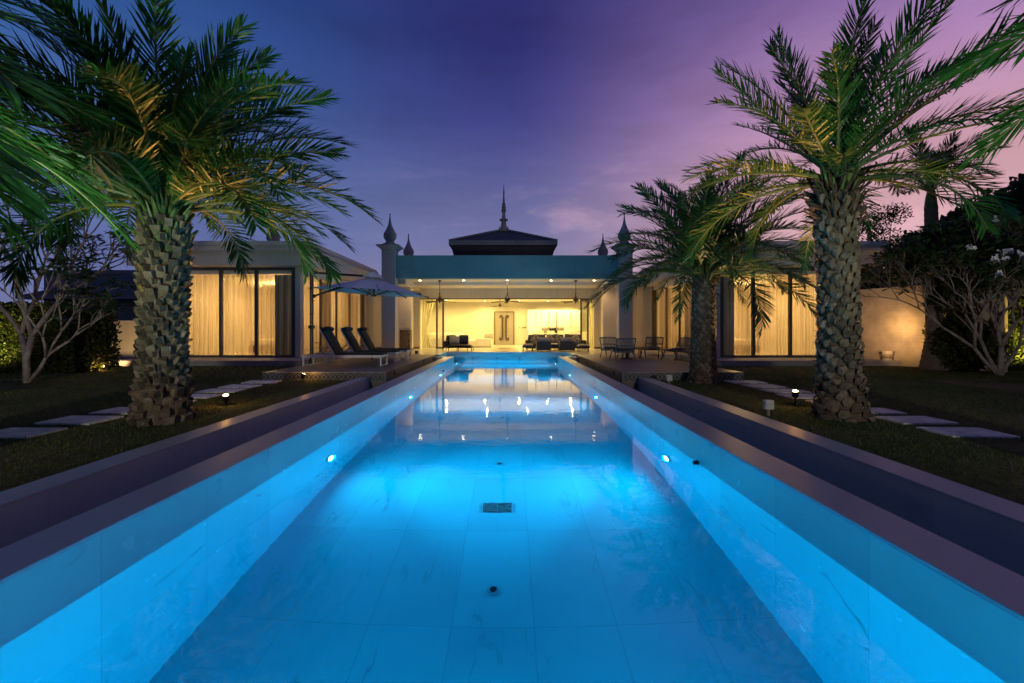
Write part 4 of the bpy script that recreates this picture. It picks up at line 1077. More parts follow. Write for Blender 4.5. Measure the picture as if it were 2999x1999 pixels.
# ceiling fans
def make_fan():
    t = thing('ceiling_fan', '', 'ceiling fan', (0, 0, 0), 0, 'ceiling fans in the patio and living room')
    m = MB(); m.lathe([(0, .085), (-.02, .085), (-.05, .06), (-.07, .03)][::-1], (0, 0, 0), 20); m.tube([(0, 0, -.05), (0, 0, -.62)], .014, 10); m.lathe([(-.70, .02), (-.66, .04), (-.63, .025), (-.60, .045), (-.57, .02)], (0, 0, 0), 16); m.build('rod', M['fan_metal'], t, smooth=True, auto=40)
    m = MB(); m.lathe([(-1.05, .015), (-1.03, .03), (-1.0, .045), (-.96, .07), (-.93, .115), (-.88, .125), (-.82, .12), (-.77, .085), (-.73, .05), (-.69, .03)], (0, 0, 0), 24); m.tube([(.0, .05, -1.0), (0, .05, -1.28)], .004, 5); m.build('motor', M['fan_metal'], t, smooth=True, auto=40)
    for k in range(5):
        a = 2 * pi * k / 5 + .12; ca, sa = math.cos(a), math.sin(a)
        m = MB(); m.bar((ca * .10, sa * .10, -.93), (ca * .24, sa * .24, -.965), .04, .012)
        vs = []
        for r, wd, dz in ((.20, .045, -.96), (.32, .06, -.972), (.58, .07, -.99), (.72, .062, -1.0), (.76, .03, -1.002)):
            for s in (-1, 1): vs.append((ca * r - sa * wd * s, sa * r + ca * wd * s, dz + s * .016))
        vs += [(x, y, z - .008) for x, y, z in vs]
        fs = []
        for i in range(4):
            A = 2 * i; fs += [(A, A + 2, A + 3, A + 1), (A + 10, A + 11, A + 13, A + 12), (A, A + 10, A + 12, A + 2), (A + 1, A + 3, A + 13, A + 11)]
        m.add(vs, fs); m.build('blade', M['fan_blade'], t)
    return t
f0 = make_fan(); f0.location = (-3.21, 21.0, 3.25); f0['label'] = 'bronze five blade ceiling fan at the left of the patio'
dup(f0, (-.09, 21.0, 3.25), R(20), 'bronze ceiling fan in the middle of the patio, in front of the door')
dup(f0, (3.07, 21.0, 3.25), R(50), 'bronze ceiling fan at the right of the patio, before the kitchen')
dup(f0, (-.55, 26.8, 2.76), R(10), 'ceiling fan inside the living room, behind the middle patio fan', scale=(.8, .8, .42))

# bedrooms behind the sheers
def bed(x, y, wd):
    t = thing('bed', f'made double bed in the {wd} wing bedroom, seen through the sheer curtain', 'bed', (x, y, 0), 0, 'beds in the wing bedrooms')
    m = MB(); m.box(x - .95, x + .95, y - 1.0, y + 1.0, .05, .32); m.build('base', M['brown_panel'], t, bevel=.01)
    m = MB(); m.box(x - .93, x + .93, y - .98, y + .98, .33, .58); m.build('mattress', M['white_fabric'], t, bevel=.05)
    s = -1 if wd == 'right' else 1
    hx = x + s * 1.0
    m = MB(); m.box(hx - .04, hx + .04, y - 1.1, y + 1.1, .05, 1.15); m.build('headboard', M['brown_panel'], t, bevel=.01)
    for dy in (-.45, .45): m = MB(); m.pillow((x + s * .72, y + dy, .66), .45, .7, .2); m.build('pillow', M['white_fabric'], t, smooth=True)
    n = thing('bedside_table', f'small bedside table by the {wd} wing bed', 'bedside table', (hx - s * .15, y - 1.4, 0), 0, 'bedside tables')
    m = MB(); m.box(hx - .3, hx + .2, y - 1.62, y - 1.16, .05, .5); m.build('body', M['brown_panel'], n, bevel=.01)
    l = thing('table_lamp', f'glowing bedside lamp in the {wd} wing, behind the sheer curtain', 'lamp', (hx - s * .15, y - 1.4, .5), 0, 'bedside lamps')
    m = MB(); m.lathe([(0, .09), (.02, .09), (.05, .03), (.2, .05), (.3, .02)], (hx - s * .15, y - 1.4, .5), 16); m.build('lamp_base', M['white_metal'], l, smooth=True)
    m = MB(); m.lathe([(.3, .2), (.55, .16)], (hx - s * .15, y - 1.4, .5), 20); m.build('lamp_shade', M['lampshade'], l)
    light('bedside_lamp_bulb', 'POINT', (hx - s * .15, y - 1.65, .95), 14, (1, .6, .25), .08)
bed(-9.6, 19.4, 'left'); bed(9.2, 19.4, 'right')

# ------------------------------------------------------------------ palms
M['palm_leaf'] = m_leaf('palm_leaflet', rgb(.014, .065, .012), rgb(.050, .155, .028), .32, .4, .4)
M['palm_leaf_dark'] = m_leaf('palm_leaflet_dark', rgb(.010, .052, .018), rgb(.035, .12, .035), .28, .4, .4)
M['rachis'] = m_simple('palm_rachis', rgb(.13, .14, .035), .5, var=.2)
M['dry_leaf'] = m_leaf('dry_palm_leaf', rgb(.16, .09, .04), rgb(.30, .18, .09), .25, .6, .3)

def frond_mesh(name, L, droop, leaf, pairs, seed, mat, spread=1.0, base_r=.035, twist=0, wmul=1, sagmul=1):
    rnd = random.Random(seed); m = MB()
    N = 22; pts = []; p = Vector((0, 0, 0)); dirs = []
    side_bend = rnd.uniform(-.25, .25)
    for i in range(N + 1):
        s = i / N; th = -droop * s ** 1.35; ph = side_bend * s * s
        d = Vector((math.cos(th) * math.cos(ph), math.sin(ph), math.sin(th)))
        pts.append(p.copy()); dirs.append(d); p = p + d * (L / N)
    m.cur = 1; m.t = .5
    m.tube(pts, [base_r * (1 - .88 * (i / N) ** .6) + .0025 for i in range(N + 1)], 6)
    # flattened sheath at the foot
    m.cur = 0
    for k in range(pairs):
        s = .10 + .90 * (k + .5) / pairs
        fi = s * N; i = min(N - 1, int(fi)); q = pts[i].lerp(pts[i + 1], fi - i); d = dirs[i].lerp(dirs[i + 1], fi - i).normalized()
        side = d.cross(Vector((0, 0, 1))).normalized(); up = side.cross(d).normalized()
        if twist: 
            a_ = twist * s; side, up = side * math.cos(a_) + up * math.sin(a_), up * math.cos(a_) - side * math.sin(a_)
        prof = (.28 + .72 * min(1, max(0, (s - .06) / .3))) * (1 - .55 * max(0, (s - .6) / .4) ** 1.4)
        if s < .2: prof *= .5
        for sd in (-1, 1):
            if rnd.random() < .04: continue
            ll = leaf * prof * rnd.uniform(.85, 1.12)
            fwd = R(62 - 34 * s + rnd.uniform(-9, 9)); v = R(rnd.choice((8, 26, 44)) * spread + rnd.uniform(-10, 10))
            dd = (d * math.cos(fwd) + (side * sd * math.cos(v) + up * math.sin(v)) * math.sin(fwd)).normalized()
            wv = dd.cross(up * math.cos(.5) + side * sd * math.sin(.5) * rnd.uniform(-1, 1)).normalized()
            w = (.0088 + .005 * rnd.random()) * (leaf / .42) * wmul
            sag = ll * rnd.uniform(.03, .14) * sagmul
            a0 = q + side * sd * .006; m.t = rnd.random()
            c1 = a0 + dd * ll * .35 + Vector((0, 0, -sag * .15)); c2 = a0 + dd * ll * .72 + Vector((0, 0, -sag * .55)); c3 = a0 + dd * ll + Vector((0, 0, -sag))
            m.add([a0 - wv * w * .5, a0 + wv * w * .5, c1 - wv * w, c1 + wv * w, c2 - wv * w * .8, c2 + wv * w * .8, c3], [(0, 1, 3, 2), (2, 3, 5, 4), (4, 5, 6)])
    me = bpy.data.meshes.new(name); me.from_pydata(m.v, [], m.f)
    for mt in (mat, M['rachis']): me.materials.append(mt)
    me.polygons.foreach_set('material_index', m.mi)
    at = me.attributes.new('tint', 'FLOAT', 'POINT'); at.data.foreach_set('value', m.tint); me.update()
    return me

def m_trunk(name, c1, c2, cut, green=False):
    t = NT(name); v = t.coords(); pos = t.world_pos()
    at = t.n('ShaderNodeAttribute', attribute_name='tint').outputs['Fac']
    n = t.noise(v, 14, 5, .65); n2 = t.noise(v, 55, 4, .6)
    c = t.mix(n, c1, c2)
    c = t.mix(1.0, c, t.ramp(at, [(0, grey(.45)), (1, grey(1.25))]), 'MULTIPLY')
    lich = t.ramp(t.noise(v, 5, 5, .7), [(.56, grey(0)), (.66, grey(1))])
    c = t.mix(t.math('MULTIPLY', lich, .5), c, cut)
    c = t.mix(1.0, c, t.ramp(n2, [(.3, grey(.6)), (.7, grey(1.1))]), 'MULTIPLY')
    return t.done(t.bsdf(c, .8, 0, t.bump(n2, .7, .012), .25))
M['trunk_a'] = m_trunk('palm_bark_pale', rgb(.12, .085, .06), rgb(.26, .20, .145), rgb(.34, .32, .27))
M['trunk_b'] = m_trunk('palm_bark_brown', rgb(.10, .07, .05), rgb(.24, .185, .14), rgb(.30, .28, .25))
M['cut_dark'] = m_simple('leaf_base_cut_dark', rgb(.028, .020, .016), .8, var=.5, scale=20)
M['cut_gold'] = m_simple('leaf_base_cut_fresh', rgb(.26, .17, .03), .7, var=.5, scale=25)
M['green_base'] = m_simple('green_leaf_base', rgb(.10, .14, .035), .5, var=.35, scale=10)
M['fibre'] = m_simple('palm_fibre', rgb(.075, .045, .028), .9, var=.5, scale=30, bump=.6, bscale=120, bdist=.01)

def trunk(root, x, y, z0, z1, prof, style, seed, tilt=(0, 0)):
    """prof: list of (t, radius). style: 'cut' = sawn leaf bases, 'scale' = rounded overlapping scars, 'fine' = small scars"""
    rnd = random.Random(seed); m = MB(); H = z1 - z0
    def rad(t):
        for (a, ra), (b, rb) in zip(prof, prof[1:]):
            if t <= b: return ra + (rb - ra) * (t - a) / (b - a)
        return prof[-1][1]
    def ctr(t): return Vector((x + tilt[0] * t, y + tilt[1] * t, z0 + H * t))
    m.cur = 0; m.t = .25
    K = 24
    m.tube([ctr(i / K) for i in range(K + 1)], [rad(i / K) * .94 for i in range(K + 1)], 28)
    rowh, cols = {'cut': (.080, 9), 'scale': (.070, 7), 'fine': (.050, 11)}[style]
    rows = int(H / rowh)
    for i in range(rows):
        t = (i + .5) / rows; r = rad(t); c = ctr(t)
        for k in range(cols):
            a = 2 * pi * (k + (i % 2) * .5 + .13 * i) / cols + rnd.uniform(-.06, .06)
            ca, sa = math.cos(a), math.sin(a)
            hw = pi * r / cols * rnd.uniform(.46, .68); h = rowh * rnd.uniform(1.35, 2.15); sk = rnd.uniform(-.3, .3); jz = lambda: rnd.uniform(-.12, .12)
            z = c.z + rnd.uniform(-.022, .022) - h * .5
            def P(u, v, o):
                v = v + (jz() if v > 0 else 0); u = u * (1 + jz()) + sk * hw * v; return (c.x + ca * (r + o) - sa * u, c.y + sa * (r + o) + ca * u, z + v * h)
            m.t = rnd.random(); lo = t < .12
            if style == 'cut':
                d = (.075 if not lo else .045) * rnd.uniform(.8, 1.25); e = -.035
                vs = [P(-hw * .75, -.1, e), P(hw * .75, -.1, e), P(hw, .5, d * .62), P(-hw, .5, d * .62), P(-hw * .95, .92, d), P(hw * .95, .92, d), P(hw * .9, 1.12, e), P(-hw * .9, 1.12, e)]
                m.cur = 0; m.add(vs, [(0, 1, 2, 3), (3, 2, 5, 4), (0, 3, 7), (3, 4, 7), (1, 6, 2), (2, 6, 5), (4, 5, 6, 7)])
                # hollow dark face of the sawn base
                if not lo and rnd.random() < .75:
                    m.cur = 1 if (rnd.random() < .78 or t < .45) else 2
                    o2 = d + .006
                    q = .62
                    m.add([P(-hw * q, .44, d * .62 + .006), P(hw * q, .44, d * .62 + .006), P(hw * q, .86, o2), P(0, .93, o2 + .002), P(-hw * q, .86, o2)], [(0, 1, 2, 3, 4)])
            else:
                d = (.055 if style == 'scale' else .028) * rnd.uniform(.75, 1.25) * (1 if not lo else .7); e = -.03
                vs = [P(0, -.22, e), P(-hw * .8, .28, d * .25), P(0, .2, d * .7), P(hw * .8, .28, d * .25), P(-hw * .98, .68, d * .55), P(0, .62, d * 1.05), P(hw * .98, .68, d * .55), P(-hw * .5, 1.0, d * .7), P(hw * .5, 1.0, d * .7), P(0, 1.12, e), P(-hw * .9, 1.05, e), P(hw * .9, 1.05, e)]
                m.cur = 0; m.add(vs, [(0, 2, 1), (0, 3, 2), (1, 2, 5, 4), (2, 3, 6, 5), (4, 5, 7), (5, 8, 7), (5, 6, 8), (7, 8, 9), (4, 7, 10), (7, 9, 10), (6, 11, 8), (8, 11, 9)])
    o = m.build('trunk', [M['trunk_a' if style == 'cut' else 'trunk_b'], M['cut_dark'], M['cut_gold']], root)
    return rad(1), ctr(1)

def stubs(root, c, r, n, z0, z1, seed, length=(.10, .24), mat='fibre', elev=(35, 75), name='leaf_stubs', wide=.028):
    rnd = random.Random(seed); m = MB()
    for i in range(n):
        a = i * 2.39996 + rnd.uniform(-.2, .2); z = z0 + (z1 - z0) * (i + rnd.random()) / n
        e = R(rnd.uniform(*elev)); L = rnd.uniform(*length); ca, sa = math.cos(a), math.sin(a)
        p = Vector((c.x + ca * r * .9, c.y + sa * r * .9, z)); d = Vector((ca * math.cos(e), sa * math.cos(e), math.sin(e)))
        m.t = rnd.random()
        m.tube([p - d * .05, p + d * L * .5, p + d * L + Vector((0, 0, .0))], [wide * 1.25, wide * .8, wide * .42], 5)
    m.build(name, M[mat], root)

FR = {}
def fronds(key, L, leaf, pairs, mat, spread=1.0, wmul=1, sagmul=1):
    if key not in FR:
        FR[key] = [[frond_mesh('frond', L * f, dr, leaf, pairs, hash((i, j)) % 999 + int(L * 100), mat, spread, .030, tw, wmul, sagmul) for j, (f, tw) in enumerate(((1.0, .25), (.93, -.3), (1.05, .1)))]
                   for i, dr in enumerate((.35, .8, 1.25, 1.7))]
    return FR[key]

def crown(root, c, r, key, n, seed, e_top=82, e_bot=-22, skip=None, dr_bias=0, size=(.85, 1.08), fixed=(), dmax=3):
    rnd = random.Random(seed); sets = FR[key]
    lst = []
    for i in range(n):
        t = (i + .5) / n; e = e_top + (e_bot - e_top) * t ** .9 + rnd.uniform(-5, 5); az = i * 137.508 + rnd.uniform(-9, 9)
        lst.append((az, e, None, rnd.uniform(*size) * (1 if t > .15 else .8 + t)))
    lst += list(fixed)
    for az, e, dv, sc in lst:
        if skip and skip(az % 360, e): continue
        dr = dv if dv is not None else min(dmax, max(0, int(round((82 - e) / 38 + dr_bias + rnd.uniform(-.5, .5)))))
        me = sets[dr][rnd.randrange(3)]
        o = bpy.data.objects.new('frond', me); COL.objects.link(o); o.parent = root
        a = R(az); zz = c.z + .22 * max(0, e) / 80 + rnd.uniform(-.05, .05)
        o.location = Vector((c.x + math.cos(a) * r * .55 * math.cos(R(e)), c.y + math.sin(a) * r * .55 * math.cos(R(e)), zz)) - root.location
        o.rotation_euler = Euler((R(rnd.uniform(-14, 14)), -R(e), a), 'XYZ'); o.scale = (sc,) * 3

fronds('big', 2.6, .46, 84, M['palm_leaf'])
fronds('near', 2.55, .50, 76, M['palm_leaf'], .7, 1.0, 3.2)
fronds('stiff', 2.15, .36, 70, M['palm_leaf'])
fronds('mid', 2.75, .44, 78, M['palm_leaf_dark'])

# left palm
P1 = thing('date_palm', 'stout date palm with sawn leaf bases on the left lawn, lit from below', 'palm tree', (-4.46, 5.85, LAWN))
r, c = trunk(P1, -4.46, 5.85, LAWN - .02, 2.42, [(0, .325), (.08, .285), (.2, .225), (.5, .215), (.8, .23), (1, .225)], 'cut', 1, (.03, 0))
stubs(P1, c, .22, 46, 1.95, 2.45, 5, (.12, .26), 'green_base', (48, 78), 'leaf_bases', .038)
stubs(P1, c, .19, 60, 2.30, 2.62, 6, (.2, .42), 'green_base', (40, 72), 'petiole_bases', .022)
stubs(P1, c, .225, 260, .1, 2.35, 77, (.05, .13), 'fibre', (0, 70), 'fibres', .006)
crown(P1, c + Vector((0, 0, .08)), .2, 'big', 74, 11, 82, 12, None, .75, (.84, 1.04), dmax=3)
m = MB()
me = frond_mesh('frond', 1.5, 1.5, .42, 30, 77, M['dry_leaf'], .3)
o = bpy.data.objects.new('dead_frond', me); COL.objects.link(o); o.parent = P1; o.location = Vector((-4.55, 5.2, 3.35)) - P1.location; o.rotation_euler = (0, R(10), R(-60))
# right palm
P2 = thing('date_palm', 'tall date palm with rounded brown scars on the right lawn before the right wing', 'palm tree', (4.44, 6.1, LAWN))
r, c = trunk(P2, 4.44, 6.1, LAWN - .02, 2.75, [(0, .335), (.06, .28), (.2, .225), (.55, .195), (.85, .21), (1, .235)], 'scale', 2, (-.07, 0))
stubs(P2, c, .25, 120, 2.45, 2.98, 8, (.10, .26), 'fibre', (5, 70), 'leaf_stubs', .020)
stubs(P2, c, .2, 40, 2.72, 3.0, 9, (.18, .34), 'green_base', (45, 75), 'petiole_bases', .022)
stubs(P2, c, .205, 200, .2, 2.6, 78, (.04, .10), 'fibre', (0, 70), 'fibres', .006)
crown(P2, c + Vector((0, 0, .22)), .2, 'stiff', 46, 23, 84, -4, None, -.45, (.85, 1.08), dmax=2)
# middle palm by the right terrace
P3 = thing('date_palm', 'dark date palm growing in front of the right terrace corner', 'palm tree', (4.30, 10.1, LAWN))
r, c = trunk(P3, 4.30, 10.1, LAWN - .02, 2.1, [(0, .34), (.06, .29), (.2, .245), (.6, .235), (1, .225)], 'fine', 3, (.02, 0))
stubs(P3, c, .20, 46, 1.98, 2.25, 12, (.2, .5), 'green_base', (50, 80), 'petiole_bases', .026)
stubs(P3, c, .21, 60, 1.95, 2.3, 13, (.15, .32), 'fibre', (20, 60), 'leaf_stubs', .014)
crown(P3, c + Vector((0, 0, .08)), .16, 'mid', 80, 37, 86, 8, None, .6, (.76, 1.0), dmax=3)
# near palms whose trunks stand outside the picture; their fronds hang into it
P4 = thing('date_palm', 'near palm outside the left edge whose bright fronds hang into the upper left', 'palm tree', (-5.05, 2.0, LAWN))
r, c = trunk(P4, -5.05, 2.0, LAWN - .02, 2.3, [(0, .38), (.1, .33), (.5, .3), (1, .27)], 'cut', 4)
crown(P4, c + Vector((0, 0, .1)), .2, 'near', 44, 51, 84, 15, None, .0, (.9, 1.1), dmax=2, fixed=((34, 14, 2, 1.0), (52, 22, 2, .95), (16, 26, 2, 1.0), (46, 4, 1, .85), (62, 10, 2, .9)))
P5 = thing('date_palm', 'near palm outside the right edge whose fronds hang into the upper right corner', 'palm tree', (4.75, 2.0, LAWN))
r, c = trunk(P5, 4.75, 2.0, LAWN - .02, 2.75, [(0, .36), (.1, .3), (.5, .27), (1, .26)], 'scale', 5)
crown(P5, c + Vector((0, 0, .1)), .2, 'near', 34, 63, 84, 22, None, -.1, (.85, 1.0), dmax=2)
# background palm on the right
P6 = thing('garden_palm', 'smooth ringed palm behind the frangipani by the right garden wall', 'palm tree', (12.35, 13.2, LAWN))
m = MB(); n = 60
m.tube([(12.35 - .12 * (i / n), 13.2, LAWN + 4.75 * i / n) for i in range(n + 1)], [(.36 - .16 * min(1, i / n * 5) - .05 * i / n) * (1 + (.05 if i % 2 else 0)) for i in range(n + 1)], 16); m.build('trunk', M['trunk_b'], P6, smooth=True)
fronds('back', 2.5, .66, 60, M['palm_leaf_dark'], .6, 1.1)
m = MB(); m.tube([(12.23, 13.2, 4.5), (12.23, 13.2, 4.8), (12.24, 13.2, 5.35)], [.16, .13, .03], 12); m.build('crownshaft', M['green_base'], P6, smooth=True)
crown(P6, Vector((12.23, 13.2, 4.95)), .1, 'back', 16, 71, 84, 22, None, -.1, (.55, .78), dmax=2)

# ------------------------------------------------------------------ shrubs, hedges, trees
def leaf_cloud(n, sampler, size, seed, elong=1.6, updir=.3):
    rg = np.random.default_rng(seed); p = sampler(rg, n); n = len(p)
    d = rg.normal(size=(n, 3)); d /= np.linalg.norm(d, axis=1)[:, None]; d[:, 2] += updir
    d /= np.linalg.norm(d, axis=1)[:, None]
    u = np.cross(d, rg.normal(size=(n, 3))); u /= np.linalg.norm(u, axis=1)[:, None]
    s = size * rg.uniform(.6, 1.3, n)[:, None]
    v = np.empty((n, 4, 3)); L = d * s * elong
    v[:, 0] = p; v[:, 1] = p + L * .5 + u * s * .5; v[:, 2] = p + L; v[:, 3] = p + L * .5 - u * s * .5
    f = np.arange(n * 4).reshape(n, 4)
    return v.reshape(-1, 3), f, np.repeat(rg.random(n), 4)
def cloud_obj(name, data, mat, parent=None):
    v, f, t = data; me = bpy.data.meshes.new(name)
    o0 = np.array((0, 0, 0.)) if parent is None else np.array(parent.location)
    nn = len(v); me.vertices.add(nn); me.vertices.foreach_set('co', (v - o0).reshape(-1).astype(np.float32))
    me.loops.add(nn); me.loops.foreach_set('vertex_index', f.reshape(-1).astype(np.int32))
    me.polygons.add(len(f)); me.polygons.foreach_set('loop_start', np.arange(0, nn, 4, dtype=np.int32))
    at = me.attributes.new('tint', 'FLOAT', 'POINT'); at.data.foreach_set('value', t.astype(np.float32))
    me.update(calc_edges=True); me.validate(); me.materials.append(mat)
    o = bpy.data.objects.new(name, me); COL.objects.link(o)
    if parent is not None: o.parent = parent
    return o
M['hedge'] = m_leaf('hedge_leaf', rgb(.018, .032, .008), rgb(.07, .085, .02), .3, .5, .3)
M['tree_leaf'] = m_leaf('tree_leaf', rgb(.014, .026, .010), rgb(.045, .06, .02), .3, .5, .3)
M['frangi'] = m_leaf('frangipani_leaf', rgb(.02, .055, .02), rgb(.06, .11, .035), .3, .4, .4)
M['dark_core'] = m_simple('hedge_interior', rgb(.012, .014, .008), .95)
M['bark_grey'] = m_simple('frangipani_bark', rgb(.22, .19, .17), .8, var=.5, scale=9, bump=.6, bscale=30, bdist=.01)
M['bark_dark'] = m_simple('dark_bark', rgb(.06, .045, .035), .9, var=.4)
M['petal'] = m_simple('frangipani_petal', rgb(.80, .80, .72), .5, var=.05)

def box_shell(x0, x1, y0, y1, z0, z1, rough=.12):
    def f(rg, n):
        p = np.stack([rg.uniform(x0, x1, n), rg.uniform(y0, y1, n), rg.uniform(z0, z1, n)], 1)
        k = rg.integers(0, 6, n); dep = np.abs(rg.normal(0, rough, n))
        A = np.array([(y1 - y0) * (z1 - z0)] * 2 + [(x1 - x0) * (z1 - z0)] * 2 + [(x1 - x0) * (y1 - y0)] * 2); k = rg.choice(6, n, p=A / A.sum())
        wob = .07 * np.sin(p[:, 0] * 5.1 + p[:, 2] * 3) + .06 * np.sin(p[:, 2] * 7 + p[:, 1] * 4)
        dep = dep + wob * .7
        p[:, 0] = np.where(k == 0, x0 + dep, np.where(k == 1, x1 - dep, p[:, 0]))
        p[:, 1] = np.where(k == 2, y0 + dep, np.where(k == 3, y1 - dep, p[:, 1]))
        p[:, 2] = np.where(k == 5, z1 - dep, p[:, 2]); return p[k != 4]
    return f
def hedge(x0, x1, y0, y1, z1, n, label, seed, size=.06):
    t = thing('clipped_hedge', label, 'hedge', ((x0 + x1) / 2, y0, LAWN))
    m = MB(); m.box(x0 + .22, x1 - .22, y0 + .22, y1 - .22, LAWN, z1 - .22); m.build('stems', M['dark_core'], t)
    cloud_obj('foliage', leaf_cloud(n, box_shell(x0, x1, y0, y1, LAWN, z1), size, seed), M['hedge'], t)
hedge(-16.5, -11.5, 12.3, 13.4, 1.66, 34000, 'long dark clipped hedge at the edge of the left lawn', 1, .065)
hedge(12.75, 20.0, 12.9, 14.0, 2.6, 40000, 'tall hedge at the right edge, glowing yellow where a lamp lights it', 2, .075)
def blob(parts, rough=.16):
    def f(rg, n):
        w = np.array([p[3] * p[4] * p[5] for p in parts]) ** .67; k = rg.choice(len(parts), n, p=w / w.sum()); P = np.array(parts)[k]
        d = rg.normal(size=(n, 3)); d /= np.linalg.norm(d, axis=1)[:, None]
        r = 1 - np.abs(rg.normal(0, rough, n)); lump = 1 + .12 * np.sin(d[:, 0] * 7 + P[:, 0]) * np.sin(d[:, 2] * 6 + P[:, 1])
        return P[:, :3] + d * P[:, 3:6] * (r * lump)[:, None]
    return f
t = thing('round_shrub', 'dark rounded shrub left of the lit hedge, behind the frangipani', 'shrub', (12.6, 13.1, LAWN))
m = MB(); m.tube([(12.75, 13.2, LAWN), (12.75, 13.2, 1.1)], [.06, .04], 8); m.build('stem', M['bark_dark'], t)
cloud_obj('foliage', leaf_cloud(9000, blob([(12.65, 12.9, .55, .62, .55, .75), (13.4, 12.8, .5, .7, .5, .7)], .25), .06, 5), M['hedge'], t)

def tree(name, x, y, h, parts, n, size, label, seed, trunk_r=.18, mat='tree_leaf', group='dark trees behind the right garden wall', z0=LAWN, rough=.28):
    rnd = random.Random(seed); t = thing(name, label, 'tree', (x, y, z0), 0, group)
    m = MB(); m.tube([(x, y, z0), (x + .1, y, z0 + h * .3), (x, y, z0 + h * .55)], [trunk_r, trunk_r * .8, trunk_r * .5], 8)
    for p in parts: m.tube([(x, y, z0 + h * .4), ((x + p[0]) / 2 + rnd.uniform(-.2, .2), (y + p[1]) / 2, (z0 + h * .45 + p[2]) / 2), (p[0], p[1], p[2] + p[5] * .5)], [trunk_r * .5, trunk_r * .3, trunk_r * .08], 6)
    m.build('trunk', M['bark_dark'], t)
    cloud_obj('crown', leaf_cloud(n, blob(parts, rough), size, seed), M[mat], t)
# rising ground with trees on the right
m = MB(); nx, ny = 40, 24; vs = []
for j in range(ny + 1):
    for i in range(nx + 1):
        x = 13 + 70 * i / nx; y = 17.5 + 50 * j / ny
        z = LAWN - .5 + 7.0 * (1 / (1 + math.exp(-(x - 22) / 3.2))) * min(1, (y - 17.5) / 7) + .5 * math.sin(x * .7) * math.sin(y * .5)
        if i == 0 or j == 0: z = LAWN - .6
        vs.append((x, y, z))
m.add(vs, [(j * (nx + 1) + i, j * (nx + 1) + i + 1, (j + 1) * (nx + 1) + i + 1, (j + 1) * (nx + 1) + i) for j in range(ny) for i in range(nx)])
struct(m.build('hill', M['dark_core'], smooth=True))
TR = [(17.2, 17.6, 5.0, [(16.6, 17.4, 3.6, 1.6, 1.3, 1.2), (18.0, 17.5, 4.4, 1.6, 1.3, 1.2), (17.2, 17.8, 2.6, 2.0, 1.3, 1.2)], 'dark bushy tree directly behind the right end of the house'),
      (20.3, 18.0, 6.6, [(19.5, 18, 5.0, 1.8, 1.4, 1.3), (21.2, 18, 5.7, 1.8, 1.4, 1.4), (20.4, 17.6, 3.6, 2.4, 1.4, 1.5)], 'dark bushy tree second from the house, right of the ringed palm'),
      (23.6, 18.6, 8.0, [(22.9, 18.6, 6.4, 1.8, 1.5, 1.3), (24.6, 18.6, 6.9, 2.0, 1.5, 1.4), (23.6, 18.2, 4.6, 2.6, 1.5, 1.8)], 'dark bushy tree third along the slope above the garden wall'),
      (27.2, 19.5, 9.6, [(26.3, 19.5, 7.6, 2.2, 1.6, 1.5), (28.4, 19.5, 8.0, 2.2, 1.6, 1.6), (27.2, 19.0, 5.4, 3.0, 1.6, 2.2)], 'tallest dark tree at the right edge of the photograph')]
for i, (x, y, h, pts, lb) in enumerate(TR): tree('bushy_tree', x, y, h, pts, 15000, .17, lb, 100 + i)
tree('sparse_tree', 15.0, 18.5, 5.8, [(14.6, 18.5, 5.2, .8, .6, .6), (15.6, 18.5, 5.7, .7, .6, .5), (15.1, 18.3, 4.4, 1.0, .7, .7)], 2600, .06, 'thin sparse tree against the sky left of the ringed palm', 131, .06, rough=.5)
tree('bushy_tree', 14.6, 17.2, 3.6, [(14.3, 17.0, 2.9, 1.5, .9, 1.2), (15.4, 17.2, 2.3, 1.5, .9, 1.4), (13.6, 17.1, 1.7, 1.1, .8, 1.3)], 9000, .12, 'low black bushes filling the gap above the garden wall', 133, .1)

